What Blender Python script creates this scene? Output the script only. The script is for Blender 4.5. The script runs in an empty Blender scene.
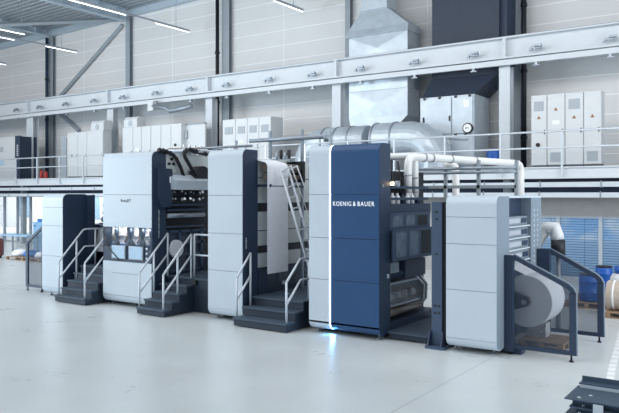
import bpy, bmesh, math, random
from mathutils import Vector, Matrix
random.seed(7)
R = math.radians
COL = bpy.context.scene.collection

# ------------------------------------------------------------------ camera model
F, CX, HY, H = 693.0, 309.5, 195.0, 2.8
TH = math.atan2(F, 999.5)
S_, C_ = math.sin(TH), math.cos(TH)
FW = Vector((-S_, C_, 0)); RT = Vector((C_, S_, 0)); CAM = Vector((0, 0, H))
def _ray(x, y): return FW + RT*((x-CX)/F) + Vector((0, 0, (HY-y)/F))
def on_y(x, y, Y): r = _ray(x, y); return CAM + r*(Y/r.y)      # survey point on a plane of constant depth
def on_x(x, y, X): r = _ray(x, y); return CAM + r*(X/r.x)
def on_z(x, y, Z): r = _ray(x, y); return CAM + r*((Z-H)/r.z)
def X_(x, Y): return on_y(x, 195, Y).x
def Z_(x, y, Y): return on_y(x, y, Y).z

# ------------------------------------------------------------------ materials
MATS = {}
def lin(c): return tuple(((v/255)/12.92 if v/255 <= .04045 else ((v/255+.055)/1.055)**2.4) for v in c)
def mat(name, rgb, rough=.5, metal=0.0, var=.06, scale=6.0, bump=0.0, bscale=60.0, coat=0.0, spec=.5, emit=None, es=0.0):
    m = bpy.data.materials.new(name); m.use_nodes = True
    nt = m.node_tree; b = nt.nodes['Principled BSDF']
    c = lin(rgb)
    tc = nt.nodes.new('ShaderNodeTexCoord')
    nz = nt.nodes.new('ShaderNodeTexNoise'); nz.inputs['Scale'].default_value = scale; nz.inputs['Detail'].default_value = 4
    nt.links.new(tc.outputs['Object'], nz.inputs['Vector'])
    rp = nt.nodes.new('ShaderNodeValToRGB')
    rp.color_ramp.elements[0].position = .3; rp.color_ramp.elements[1].position = .7
    rp.color_ramp.elements[0].color = (*[max(0, v*(1-var)) for v in c], 1)
    rp.color_ramp.elements[1].color = (*[min(1, v*(1+var)) for v in c], 1)
    nt.links.new(nz.outputs['Fac'], rp.inputs['Fac']); nt.links.new(rp.outputs['Color'], b.inputs['Base Color'])
    b.inputs['Roughness'].default_value = rough; b.inputs['Metallic'].default_value = metal
    b.inputs['Specular IOR Level'].default_value = spec
    b.inputs['Coat Weight'].default_value = coat
    if bump:
        n2 = nt.nodes.new('ShaderNodeTexNoise'); n2.inputs['Scale'].default_value = bscale
        nt.links.new(tc.outputs['Object'], n2.inputs['Vector'])
        bp = nt.nodes.new('ShaderNodeBump'); bp.inputs['Strength'].default_value = bump; bp.inputs['Distance'].default_value = .01
        nt.links.new(n2.outputs['Fac'], bp.inputs['Height']); nt.links.new(bp.outputs['Normal'], b.inputs['Normal'])
    if emit:
        b.inputs['Emission Color'].default_value = (*lin(emit), 1); b.inputs['Emission Strength'].default_value = es
    MATS[name] = m
    return m
def clear_mat(name, rgb, alpha, rough=.1, pattern=False):
    """tinted pane or fine mesh: part see-through"""
    m = bpy.data.materials.new(name); m.use_nodes = True; nt = m.node_tree
    b = nt.nodes['Principled BSDF']; out = nt.nodes['Material Output']
    b.inputs['Base Color'].default_value = (*lin(rgb), 1); b.inputs['Roughness'].default_value = rough
    tr = nt.nodes.new('ShaderNodeBsdfTransparent'); mx = nt.nodes.new('ShaderNodeMixShader'); mx.inputs[0].default_value = alpha
    if pattern:
        tc = nt.nodes.new('ShaderNodeTexCoord'); v = nt.nodes.new('ShaderNodeTexVoronoi'); v.inputs['Scale'].default_value = 55
        v.inputs['Randomness'].default_value = 0
        mr = nt.nodes.new('ShaderNodeMapRange'); mr.inputs['From Min'].default_value = .3; mr.inputs['From Max'].default_value = .5
        mr.inputs['To Min'].default_value = alpha-.15; mr.inputs['To Max'].default_value = min(1, alpha+.15)
        nt.links.new(tc.outputs['Object'], v.inputs['Vector']); nt.links.new(v.outputs['Distance'], mr.inputs['Value'])
        nt.links.new(mr.outputs['Result'], mx.inputs[0])
    nt.links.new(tr.outputs[0], mx.inputs[1]); nt.links.new(b.outputs[0], mx.inputs[2]); nt.links.new(mx.outputs[0], out.inputs['Surface'])
    MATS[name] = m; return m
def grid_mat(name, rgb, jrgb, axes, w, h, off=(0, 0), mortar=.02, rough=.6, var=.05, nscale=.6, rvar=0.0, spec=.5):
    """surface with straight joints laid out in metres along two world axes"""
    m = bpy.data.materials.new(name); m.use_nodes = True; nt = m.node_tree; b = nt.nodes['Principled BSDF']
    g = nt.nodes.new('ShaderNodeNewGeometry'); sp = nt.nodes.new('ShaderNodeSeparateXYZ'); cb = nt.nodes.new('ShaderNodeCombineXYZ')
    nt.links.new(g.outputs['Position'], sp.inputs[0])
    for i, a in enumerate(axes):
        ad = nt.nodes.new('ShaderNodeMath'); ad.operation = 'ADD'; ad.inputs[1].default_value = off[i]
        nt.links.new(sp.outputs['XYZ'.index(a)], ad.inputs[0]); nt.links.new(ad.outputs[0], cb.inputs[i])
    br = nt.nodes.new('ShaderNodeTexBrick'); br.offset = 0; br.squash = 1
    br.inputs['Scale'].default_value = 1; br.inputs['Brick Width'].default_value = w; br.inputs['Row Height'].default_value = h
    br.inputs['Mortar Size'].default_value = mortar; br.inputs['Mortar Smooth'].default_value = .2
    c = lin(rgb); j = lin(jrgb)
    nt.links.new(cb.outputs[0], br.inputs['Vector'])
    nz = nt.nodes.new('ShaderNodeTexNoise'); nz.inputs['Scale'].default_value = nscale; nz.inputs['Detail'].default_value = 8; nz.inputs['Roughness'].default_value = .65
    nt.links.new(g.outputs['Position'], nz.inputs['Vector'])
    rp = nt.nodes.new('ShaderNodeValToRGB'); rp.color_ramp.elements[0].position = .32; rp.color_ramp.elements[1].position = .68
    rp.color_ramp.elements[0].color = (*[v*(1-var) for v in c], 1); rp.color_ramp.elements[1].color = (*[min(1, v*(1+var)) for v in c], 1)
    nt.links.new(nz.outputs['Fac'], rp.inputs['Fac'])
    nt.links.new(rp.outputs['Color'], br.inputs['Color1']); nt.links.new(rp.outputs['Color'], br.inputs['Color2'])
    br.inputs['Mortar'].default_value = (*j, 1)
    nt.links.new(br.outputs['Color'], b.inputs['Base Color'])
    b.inputs['Roughness'].default_value = rough; b.inputs['Specular IOR Level'].default_value = spec
    if rvar:
        mr = nt.nodes.new('ShaderNodeMapRange'); mr.inputs['To Min'].default_value = rough-rvar; mr.inputs['To Max'].default_value = rough+rvar
        nt.links.new(nz.outputs['Fac'], mr.inputs['Value']); nt.links.new(mr.outputs['Result'], b.inputs['Roughness'])
    MATS[name] = m; return m

COVER = mat('cover_grey', (196, 208, 218), .42, var=.02, scale=2)
COVERB = mat('cover_side_grey', (128, 142, 156), .45, var=.03)
BLUE = mat('cover_blue', (27, 70, 114), .38, var=.05, scale=1.5)
DARK = mat('machine_anthracite', (40, 57, 80), .5, var=.06)
DARKER = mat('machine_black', (20, 26, 34), .55, var=.1)
STAIR = mat('stair_anthracite', (36, 50, 66), .6, var=.1, scale=12, bump=.1, bscale=90)
TREAD = mat('tread_grey', (62, 78, 94), .65, var=.12, scale=20, bump=.2, bscale=120)
RAIL = mat('rail_metal', (208, 216, 224), .35, .2, var=.03)
STEELW = mat('painted_white_steel', (204, 211, 217), .5, var=.02)
STEELG = mat('painted_grey_steel', (150, 160, 168), .5, var=.04)
GALV = mat('galvanised_sheet', (190, 201, 210), .42, .35, var=.08, scale=3)
GALVD = mat('galvanised_frame', (150, 160, 170), .4, .5, var=.1, scale=8)
SILVER = mat('bright_steel', (200, 205, 210), .2, .9, var=.08)
BLACKP = mat('black_plastic', (20, 24, 30), .5, var=.1)
CAB = mat('cabinet_white', (208, 212, 215), .5, var=.02)
CABS = mat('cabinet_grille', (172, 180, 188), .6, var=.05, scale=40)
CABD = mat('cabinet_plinth', (70, 76, 84), .6)
DUCTD = mat('dark_sheet_duct', (48, 58, 74), .6, 0, var=.08)
WPIPE = mat('white_pipe', (232, 234, 234), .35, var=.02)
PAPER = mat('paper_white', (236, 239, 246), .8, var=.02)
ROLLF = mat('paper_roll_end', (222, 227, 236), .85, var=.05, scale=30)
WOOD = mat('pallet_wood', (150, 126, 104), .8, var=.18, scale=9, bump=.2)
KRAFT = mat('kraft_wrap', (196, 184, 172), .8, var=.06)
DRUM = mat('drum_blue', (18, 84, 170), .4, var=.08)
BROWN = mat('roller_bronze', (128, 118, 112), .4, .3, var=.08)
RED = mat('extinguisher_red', (176, 40, 36), .4)
BLUEITEM = mat('blue_plastic', (40, 105, 180), .5)
INNER = mat('inner_panel', (196, 203, 205), .5, var=.03)
BLIND = mat('blind_slat', (70, 92, 116), .6, var=.03)
FRAMEA = mat('window_aluminium', (176, 186, 196), .4, .2, var=.03)
LINTEL = mat('lintel_grey', (158, 158, 158), .7, var=.04)
PLATEB = mat('steel_blue_plate', (70, 88, 106), .45, .4, var=.15, scale=8)
TAPE = mat('floor_tape', (232, 234, 236), .6)
SCREEN = mat('screen_glow', (150, 175, 195), .2, emit=(165, 196, 220), es=.25)
LEDW = mat('led_diffuser', (255, 255, 255), .4, emit=(225, 235, 255), es=4)
LEDB = mat('led_strip_blue_white', (230, 245, 255), .4, emit=(196, 226, 255), es=2.2)
LAMPW = mat('warm_lamp', (255, 225, 190), .4, emit=(255, 214, 160), es=6)
TXTW = mat('lettering_white', (244, 246, 248), .5, emit=(240, 246, 255), es=.4)  # slight glow put into the lettering colour; nothing lights it from behind
TXTD = mat('lettering_dark', (40, 50, 66), .5)
ORANGE = mat('warning_orange', (160, 118, 84), .6)
MIRROR = mat('mirror_glass', (110, 122, 136), .06, 1.0, var=.02)
GUARD = clear_mat('guard_mesh', (58, 72, 90), .26, .6, pattern=True)
GUARDG = clear_mat('guard_window', (120, 132, 144), .32, .12)
GLASS = clear_mat('window_glass', (200, 220, 240), .05, .03)
SMOKE = mat('smoked_pane', (98, 112, 126), .25, var=.25, scale=5)
POSTM = mat('upright_slate', (62, 80, 104), .5, var=.05)
CLEARP = clear_mat('clear_pane', (150, 165, 180), .08, .05)
GLASST = clear_mat('sky_tint_glass', (120, 170, 215), .1, .03); GLASST.node_tree.nodes['Transparent BSDF'].inputs[0].default_value = (.8, .9, 1, 1)  # blue of the sky is put into the pane tint
GAUGE = mat('gauge_face', (236, 238, 240), .4)
FLOORM = grid_mat('polished_concrete', (203, 209, 211), (172, 180, 186), 'XY', 40.0, 400.0, (4.22, 90), .012, .3, .055, .8, .09, .5)
WALLM = grid_mat('sandwich_panel_wall', (214, 216, 217), (236, 238, 239), 'XZ', 3.9, .74, (1.2, .1), .022, .6, .03, .25)
CEILM = mat('roof_deck', (150, 160, 168), .5, .3, var=.06)
GIRD = mat('roof_girder', (176, 192, 204), .5, var=.05)

# ------------------------------------------------------------------ mesh builder
class MB:
    def __init__(s): s.bm = bmesh.new()
    def box(s, x0, x1, y0, y1, z0, z1, bev=0.0, rot=None):
        x0, x1 = min(x0, x1), max(x0, x1); y0, y1 = min(y0, y1), max(y0, y1); z0, z1 = min(z0, z1), max(z0, z1)
        v = [s.bm.verts.new((x, y, z)) for z in (z0, z1) for x, y in ((x0, y0), (x1, y0), (x1, y1), (x0, y1))]
        f = [(3, 2, 1, 0), (4, 5, 6, 7), (0, 1, 5, 4), (1, 2, 6, 5), (2, 3, 7, 6), (3, 0, 4, 7)]
        fs = [s.bm.faces.new([v[i] for i in q]) for q in f]
        if rot:
            bmesh.ops.rotate(s.bm, verts=v, cent=rot[0], matrix=Matrix.Rotation(rot[1], 3, rot[2]))
        if bev > 0:
            es = list({e for q in fs for e in q.edges})
            bmesh.ops.bevel(s.bm, geom=es, offset=bev, segments=2, profile=.6, affect='EDGES')
        return s
    def loft(s, rings, caps=True, closed=False, smooth=False):
        vr = [[s.bm.verts.new(p) for p in r] for r in rings]; n = len(vr[0])
        pairs = list(zip(vr[:-1], vr[1:])) + ([(vr[-1], vr[0])] if closed else [])
        for a, b in pairs:
            for i in range(n):
                q = s.bm.faces.new((a[i], a[(i+1) % n], b[(i+1) % n], b[i])); q.smooth = smooth
        if caps and not closed:
            s.bm.faces.new(list(reversed(vr[0]))); s.bm.faces.new(vr[-1])
        return s
    def prism(s, pts, axis, a, b):
        def P(u, v, w): return {'x': (w, u, v), 'y': (u, w, v), 'z': (u, v, w)}[axis]
        return s.loft([[P(u, v, a) for u, v in pts], [P(u, v, b) for u, v in pts]])
    def tube(s, pts, r, n=10, caps=True, smooth=True, r_list=None):
        pts = [Vector(p) for p in pts]; rings = []
        up = None
        for i, p in enumerate(pts):
            if i == 0: t = (pts[1]-p).normalized()
            elif i == len(pts)-1: t = (p-pts[i-1]).normalized()
            else: t = ((p-pts[i-1]).normalized() + (pts[i+1]-p).normalized()).normalized()
            if up is None:
                up = Vector((0, 0, 1)) if abs(t.z) < .9 else Vector((1, 0, 0))
            u = (up - t*up.dot(t)).normalized(); w = t.cross(u); up = u
            rr = r_list[i] if r_list else r
            k = 1.0
            if 0 < i < len(pts)-1:
                ca = (p-pts[i-1]).normalized().dot(t); k = 1/max(.5, ca)
            rings.append([p + (u*math.cos(2*math.pi*j/n) + w*math.sin(2*math.pi*j/n))*rr for j in range(n)])
        return s.loft(rings, caps, smooth=smooth)
    def cyl(s, p0, p1, r, n=20, r2=None):
        return s.tube([p0, p1], r, n, r_list=[r, r if r2 is None else r2])
    def lathe(s, c, prof, n=24):
        rings = [[(c[0]+r*math.cos(2*math.pi*j/n), c[1]+r*math.sin(2*math.pi*j/n), c[2]+z) for j in range(n)] for r, z in prof]
        return s.loft(rings, smooth=True)
    def build(s, name, m, parent=None, **tags):
        bmesh.ops.recalc_face_normals(s.bm, faces=s.bm.faces)
        base = Vector((0, 0, 0))
        if parent is not None:
            q = parent
            while q is not None: base = base + q.location; q = q.parent
        else:
            vs = s.bm.verts
            xs = [v.co.x for v in vs]; ys = [v.co.y for v in vs]; zs = [v.co.z for v in vs]
            base = Vector(((min(xs)+max(xs))/2, (min(ys)+max(ys))/2, min(zs)))
        for v in s.bm.verts: v.co -= base
        me = bpy.data.meshes.new(name); s.bm.to_mesh(me); s.bm.free()
        me.materials.append(m)
        o = bpy.data.objects.new(name, me); COL.objects.link(o)
        if parent is not None: o.parent = parent
        else: o.location = base
        for k, v in tags.items(): o[k] = v
        return o
def thing(name, loc, label, cat, group=None):
    o = bpy.data.objects.new(name, None); o.location = loc; o.empty_display_size = .2; COL.objects.link(o)
    o['label'] = label; o['category'] = cat
    if group: o['group'] = group
    return o
def tag(o, label, cat, group=None):
    o['label'] = label; o['category'] = cat
    if group: o['group'] = group
    return o
def box(name, m, parent, *a, bev=0.0, **k): return MB().box(*a, bev=bev).build(name, m, parent, **k)
def arc(cx, cy, r, a0, a1, n=6): return [(cx+r*math.cos(R(a0+(a1-a0)*i/n)), cy+r*math.sin(R(a0+(a1-a0)*i/n))) for i in range(n+1)]
def text(s, name, m, parent, x0, x1, y, zc, hgt, off=.0, facing='front', depth=.004):
    cu = bpy.data.curves.new('lettering', 'FONT'); cu.body = s; cu.size = 1; cu.extrude = .01; cu.offset = off; cu.resolution_u = 3; cu.space_character = 1.2
    tmp = bpy.data.objects.new('lettering', cu); COL.objects.link(tmp)
    dg = bpy.context.evaluated_depsgraph_get(); me = bpy.data.meshes.new_from_object(tmp.evaluated_get(dg))
    bpy.data.objects.remove(tmp)
    xs = [v.co.x for v in me.vertices]; ys = [v.co.y for v in me.vertices]
    w = max(xs)-min(xs); h = max(ys)-min(ys)
    base = Vector((0, 0, 0)); q = parent
    while q is not None: base = base + q.location; q = q.parent
    for v in me.vertices:
        u = (v.co.x-min(xs))/w*(x1-x0); t = (v.co.y-min(ys))/h*hgt; d = v.co.z/.01*depth
        v.co = Vector((x0+u, y-d, zc-hgt/2+t)) - base
    me.materials.clear(); me.materials.append(m)
    o = bpy.data.objects.new(name, me); COL.objects.link(o); o.parent = parent
    return o
def structure(o): o['kind'] = 'structure'; return o

# ------------------------------------------------------------------ setting
YW, YB, YM, ZM, YL = 27.6, 25.7, 23.4, 3.7, 23.95
structure(MB().box(-75, 12, -6, 45, -.2, 0).build('floor', FLOORM))
zt1, zt2 = Z_(52, 32, YW), Z_(160, 4, YW); xt1, xt2 = X_(52, YW), X_(160, YW)
def roofz(x): return zt1 + (zt2-zt1)*(x-xt1)/(xt2-xt1)
structure(MB().prism([(-75, ZM-.3), (12, ZM-.3), (12, roofz(12)), (-75, roofz(-75))], 'y', YW, YW+.2).build('wall_back', WALLM))
# corrugated roof deck, ribs along the hall
bm = MB(); prof = []
y = 4.0; k = 0
while y < YW+.3:
    prof += [(y, 0), (y+.16, 0), (y+.2, .12), (y+.36, .12)]; y += .4
prof += [(y, 0)]
top = [(a, .2) for a, _ in reversed([prof[0], prof[-1]])]
pr = prof + top
bm.loft([[(-75, u, roofz(-75)+v) for u, v in pr], [(8, u, roofz(8)+v) for u, v in pr]])
structure(bm.build('ceiling', CEILM))
structure(MB().loft([[(x, YW-.3, roofz(x)-.35), (x, YW, roofz(x)-.35), (x, YW, roofz(x)), (x, YW-.3, roofz(x))] for x in (-75, 8)]).build('trim_1', GIRD))
# lower facade under the gallery
xl0, xl1, xr0 = -60, X_(106, YL), X_(532, YL)
structure(MB().box(xl1, xr0, YL, YL+.2, 0, 3.35).build('wall_back_lower', LINTEL))
structure(MB().box(-75, 12, YL-.05, YL+.2, 2.75, 3.4).build('trim_2', DARK))
structure(MB().box(xr0, 12, YL-.02, YL+.2, 2.1, 2.75).build('trim_3', LINTEL))
def window(n, x0, x1, z1, mulls, blinds):
    o = MB()
    o.box(x0, x1, YL+.02, YL+.1, 0, .08).box(x0, x1, YL+.02, YL+.1, z1-.07, z1)
    for x in mulls: o.box(x-.06, x+.06, YL-.02, YL+.12, 0, z1)
    w = structure(o.build('window_%d' % n, FRAMEA))
    MB().box(x0, x1, YL+.05, YL+.06, .05, z1-.03).build('pane', GLASST if blinds else GLASS, w)
    if blinds:
        b = MB()
        z = .12
        while z < z1-.08:
            b.box(x0+.05, x1-.05, YL+.13, YL+.19, z, z+.006, rot=((0, YL+.16, z), R(8), 'X')); z += .085
        b.build('blind', BLIND, w)
        c = MB()
        xx = x0+.6
        while xx < x1: c.box(xx, xx+.012, YL+.12, YL+.13, .1, z1-.05); xx += 1.1
        c.build('blind_cord', DARK, w)
    return w
window(1, xl0, xl1, 2.75, [X_(p, YL) for p in (-30, -12, 4, 17, 30, 45, 60, 81, 88, 105.5)], False)
window(2, xr0, 12, 2.1, [X_(p, YL) for p in (532, 558, 600.5, 640)], True)

# pale building across the yard, seen through the left windows
o = MB().box(-95, -34, 36, 37, 0, 9)
structure(o.build('wall_outside', mat('outside_render', (236, 238, 240), .8)))
k = 3
for x in (-80, -74, -68, -62, -56.5, -51.5, -47, -42.5):
    structure(MB().box(x, x+1.6, 35.95, 36.05, 1.0, 3.2).box(x-.1, x+1.7, 35.9, 36, .9, 1.0).build('window_%d' % k, mat('outside_pane', (150, 180, 205), .2) if k == 3 else MATS['outside_pane'])); k += 1

# ------------------------------------------------------------------ steel structure
def hcol(name, px0, px1, Y, z0, z1, m, label, depth=.35, group=None, sink=0):
    x0, x1 = X_(px0, Y), X_(px1, Y)
    t = thing(name, ((x0+x1)/2, Y+depth/2, z0), label, 'column', group)
    box('flange', m, t, x0, x1, Y, Y+.03, z0, z1); box('flange', m, t, x0, x1, Y+depth-.03, Y+depth, z0, z1)
    xm = (x0+x1)/2; box('web', m, t, xm-.02, xm+.02, Y+.03, Y+depth-.03, z0, z1)
    box('base_plate', m, t, x0-.08, x1+.08, Y-.08, Y+depth+.08, z0, z0+.03)
    return t
zb0 = Z_(459, 71, YB); zb1 = Z_(459, 44.2, YB)
for a, b, l in [(26.5, 33, 'white steel column under the crane beam behind the red extinguishers'),
                (107, 113, 'white steel column under the crane beam between two banks of white cabinets'),
                (205.5, 212, 'white steel column under the crane beam left of the four-door cabinet bank'),
                (332, 340.5, 'white steel column under the crane beam left of the silver duct'),
                (499, 510, 'white steel column under the crane beam right of the air handling unit')]:
    hcol('steel_column', a, b, YB+.05, ZM, zb0, STEELW, l, .4)
for a, b, l in [(48.5, 52.5, 'tall grey wall column behind the leftmost dark downpipe'),
                (125.5, 129.5, 'tall grey wall column where the diagonal brace and roof girder meet'),
                (222, 229, 'tall grey wall column right of the middle dark downpipe'),
                (345, 350, 'tall grey wall column hidden partly behind the silver duct'),
                (511.5, 520.5, 'tall grey wall column beside the rightmost dark downpipe')]:
    x = X_((a+b)/2, YW)
    hcol('steel_column', a, b, YW-.26, ZM, roofz(x)-.36, STEELG, l, .24)
def pipe_thing(name, pts, r, m, label, cat, n=12, clamps=(), cm=None):
    mb = MB(); mb.tube(pts, r, n)
    t = thing(name, Vector(pts[-1]) if pts[-1][2] < pts[0][2] else Vector(pts[0]), label, cat)
    mb.build('pipe', m, t)
    for c0, c1, rr in clamps: MB().cyl(c0, c1, rr, 14).build('clamp', cm or m, t)
    return t
for p, l in [(47, 'dark downpipe running up the wall at the far left'), (217.5, 'dark downpipe running up the wall beside the middle grey column'), (524, 'dark downpipe on the wall left of the warning-sign cabinets')]:
    x = X_(p, YW-.45); zt = roofz(x)-.5
    pipe_thing('downpipe', [(x, YW-.46, zt), (x, YW-.46, ZM)], .1, DARKER if p > 100 else DARK, l, 'pipe', 12,
               [((x, YW-.46, z), (x, YW-.46, z+.12), .13) for z in (5, 7.6, 10.2)], BLACKP)
# diagonal braces on the wall
for p, q, l in [((122, 25), (60, 96), 'grey diagonal brace rising across the upper left wall'), ((79, 131), (57, 111), 'short grey diagonal brace falling behind the left cabinets')]:
    a = on_y(*p, YW-.14); b = on_y(*q, YW-.14)
    tag(MB().tube([a, b], .13, 4, smooth=False).build('diagonal_brace', STEELG), l, 'brace')
# roof girders with corrugated webs, spanning towards the camera
def girder(px, py, label, dz):
    e = on_y(px, py, YW-.5); x = e.x; z = e.z; y0 = 4.0
    t = thing('roof_girder', (x, YW-.5, z), label, 'girder')
    box('flange', GIRD, t, x-.2, x+.2, y0, YW-.5, z, z+.05); box('flange', GIRD, t, x-.2, x+.2, y0, YW-.5, z+dz-.05, z+dz)
    pts = []; n = 80
    for i in range(n+1):
        yy = y0+(YW-.5-y0)*i/n; pts.append((x+.1*math.sin(i*math.pi/2), yy))
    poly = pts+[(a+.02, b) for a, b in reversed(pts)]
    MB().prism(poly, 'z', z+.05, z+dz-.05).build('corrugated_web', GIRD, t)
girder(125, 21.5, 'pale roof girder with corrugated web meeting the wall column', .75)
girder(47, 36, 'pale roof girder ending above the leftmost dark downpipe', .6)
a = on_z(-20, 25.5, 12.5); b = on_y(118, 19.5, YW-.3)
tag(MB().tube([a, b], .13, 4, smooth=False).build('roof_brace', STEELG), 'grey horizontal roof brace crossing under the deck at upper left', 'brace')

# crane runway beam
t = thing('crane_runway_beam', (-18, YB, zb0), 'long white crane runway beam crossing the whole hall above the gallery', 'beam')
XA, XZ = -62, 8
box('top_flange', STEELW, t, XA, XZ, YB-.25, YB+.25, zb1-.05, zb1)
box('web', STEELW, t, XA, XZ, YB-.02, YB+.02, zb0+.3, zb1-.05)
box('bottom_flange', STEELW, t, XA, XZ, YB-.25, YB+.25, zb0+.24, zb0+.3)
box('conductor_rail', STEELW, t, XA, XZ, YB-.2, YB-.05, zb0, zb0+.2)
box('crane_rail', STEELG, t, XA, XZ, YB-.05, YB+.05, zb1, zb1+.06)
for p in (30, 110, 210, 338, 506):
    x = X_(p, YB); box('stiffener', STEELW, t, x-.06, x+.06, YB-.24, YB-.02, zb0+.3, zb1-.05)
for p in (16, 39, 65, 93, 122, 155, 189, 225.6, 268, 311.7, 359.6, 414, 473, 536, 610.5):
    x = X_(p, YB-.3); z = zb0+.46
    o = MB(); o.box(x-.2, x+.2, YB-.32, YB-.22, z, z+.1).box(x-.04, x+.22, YB-.42, YB-.3, z+.06, z+.14).box(x-.24, x-.14, YB-.36, YB-.25, z-.05, z+.05)
    o.box(x-.08, x+.02, YB-.2, YB-.1, zb0-.12, zb0).box(x-.14, x+.1, YB-.22, YB-.12, zb0-.14, zb0-.1)
    o.build('rail_clip', GALVD, t)

# ------------------------------------------------------------------ gallery (mezzanine)
t = thing('mezzanine_floor', (-18, 25.5, 3.3), 'white-edged gallery floor carrying the cabinets and ducts along the back wall', 'gallery')
box('deck', STEELG, t, -62, 8, YM+.1, YW-.01, ZM-.08, ZM)
box('fascia', STEELW, t, -62, 8, YM, YM+.1, 3.34, ZM+.03)
o = MB().box(-62, 8, YM-.06, YM, 3.34, 3.38).box(-62, 8, YM-.06, YM, ZM-.01, ZM+.03); o.build('fascia_flange', STEELW, t)
for p in (24, 110, 215, 338, 508):
    x = X_(p, YM+.3)
    box('support_post', STEELG, t, x-.12, x+.12, YM+.15, YM+.4, 0, 3.6)
t = thing('gallery_railing', (-18, YM-.08, 3.5), 'grey two-rail guard railing along the front edge of the gallery', 'railing')
for z in (ZM+.66, ZM+1.2): MB().tube([(-62, YM-.08, z), (8, YM-.08, z)], .032, 8).build('rail', RAIL, t)
x = X_(562, YM-.08)
xs = []
k = 0
while x > -60: xs.append(x); x -= 2.05
x = xs[0]+2.05; xs += [x, x+2.05]
for x in xs: box('post', RAIL, t, x-.03, x+.03, YM-.12, YM-.06, 3.42, ZM+1.2)
for z0, dy, lab in ((3.06, .0, 'upper white cable tray under the gallery edge'), (2.72, -.1, 'lower white cable tray under the gallery edge')):
    t = thing('cable_tray', (-18, YM+dy, z0), lab, 'cable tray')
    o = MB().box(-62, 8, YM-.25+dy, YM-.23+dy, z0, z0+.16).box(-62, 8, YM+.15+dy, YM+.17+dy, z0, z0+.16).box(-62, 8, YM-.23+dy, YM+.15+dy, z0, z0+.015)
    o.build('tray', RAIL, t)
    o = MB()
    x = -60
    while x < 7: o.box(x, x+.04, YM-.27+dy, YM-.26+dy, z0-.03, z0+.2); x += 1.9
    o.build('bracket', GALVD, t)
    o = MB()
    for i in range(4): o.tube([(-62, YM-.15+dy+i*.07, z0+.06), (8, YM-.15+dy+i*.07, z0+.06)], .03, 6)
    o.build('cable', BLACKP, t)

# ------------------------------------------------------------------ gallery cabinets
def cabinet(px0, px1, ytop, Y, d, label, cat='cabinet', group=None, vents=(), sign=None, knob=None, plate=None, z1=None, window_=None, plinth=.14):
    x0, x1 = X_(px0, Y), X_(px1, Y); z1 = z1 or Z_((px0+px1)/2, ytop, Y)
    x0 += .005; x1 -= .005
    t = thing('control_cabinet', ((x0+x1)/2, Y+d/2, ZM), label, cat, group)
    box('plinth', CABD, t, x0+.02, x1-.02, Y+.02, Y+d-.02, ZM, ZM+plinth)
    box('body', CAB, t, x0, x1, Y+.02, Y+d, ZM+plinth, z1, bev=.01)
    dr = box('door', CAB, t, x0+.012, x1-.012, Y-.01, Y+.02, ZM+plinth+.02, z1-.02, bev=.006)
    w = x1-x0
    box('handle', BLACKP, dr, x1-.09, x1-.06, Y-.03, Y-.01, (ZM+z1)/2-.08, (ZM+z1)/2+.08)
    for zf in vents:
        zc = ZM+(z1-ZM)*zf; o = MB(); hh = .17
        o.box(x0+w*.2, x1-w*.2, Y-.03, Y-.01, zc-hh, zc+hh)
        for i in range(6): o.box(x0+w*.23, x1-w*.23, Y-.04, Y-.03, zc-hh+.03+i*.052, zc-hh+.05+i*.052)
        o.build('vent_grille', CABS, dr)
    if sign:
        zc = ZM+(z1-ZM)*sign; xm = (x0+x1)/2
        MB().prism([(xm-.07, zc-.06), (xm+.07, zc-.06), (xm, zc+.06)], 'y', Y-.016, Y-.01).build('warning_sign', ORANGE, dr)
        MB().prism([(xm-.012, zc-.03), (xm+.012, zc-.03), (xm, zc+.03)], 'y', Y-.02, Y-.015).build('warning_symbol', BLACKP, dr)
    if knob:
        zc = ZM+(z1-ZM)*knob; MB().cyl((x0+w*.45, Y-.06, zc), (x0+w*.45, Y-.01, zc), .07).build('switch', BLACKP, dr)
    if plate:
        zc = ZM+(z1-ZM)*plate; box('label_plate', PAPER, dr, x0+w*.3, x1-w*.3, Y-.016, Y-.01, zc-.07, zc+.07)
    return t
YC = 24.7
e = [531, 547, 565, 583.6, 601.5]; tops = [95, 93.6, 92.4, 91]
zt = Z_(566, 93, YC); gr = 'cabinets with warning signs at right'
cabinet(e[0], e[1], 95, YC, .5, 'white control cabinet with a black rotary switch and upper vent', group=gr, vents=(.85,), sign=.7, knob=.33, z1=zt)
cabinet(e[1], e[2], 95, YC, .5, 'white control cabinet with a white plate and a low vent', group=gr, vents=(.16,), sign=.8, plate=.62, z1=zt)
cabinet(e[2], e[3], 95, YC, .5, 'white control cabinet with only an upper vent above a warning sign', group=gr, vents=(.85,), sign=.68, z1=zt)
cabinet(e[3], e[4], 95, YC, .5, 'rightmost white control cabinet of the gallery, plain top and low vent', group=gr, vents=(.16,), sign=.68, z1=zt)
e = [222.5, 235.5, 247.3, 259, 271]; zt = Z_(247, 118, YC); gr = 'four vented cabinets behind the press middle'
for i, l in enumerate(['white vented cabinet nearest the middle downpipe', 'white vented cabinet with a small grey display', 'white vented cabinet right of the one with the display', 'white vented cabinet at the right end of its bank of four']):
    cabinet(e[i], e[i+1], 118, YC, .9, l, group=gr, vents=(.8,), plate=.6 if i == 1 else None, z1=zt)
e = [122.5, 133, 141.5, 151, 161, 171, 181.5]; zt = Z_(152, 125.5, YC); gr = 'six tall cabinets behind the left of the press'
for i, l in enumerate(['white tall cabinet carrying a cooling unit, right of a white column', 'white tall cabinet with blue and red buttons', 'white plain tall cabinet third from the white column', 'white plain tall cabinet fourth from the white column', 'white plain tall cabinet fifth from the white column', 'white tall cabinet with one black switch, right end of its row']):
    cabinet(e[i], e[i+1], 125, YC, .6, l, group=gr, knob={0: .35, 5: .6}.get(i), plate=.55 if i == 1 else None, z1=zt)
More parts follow.
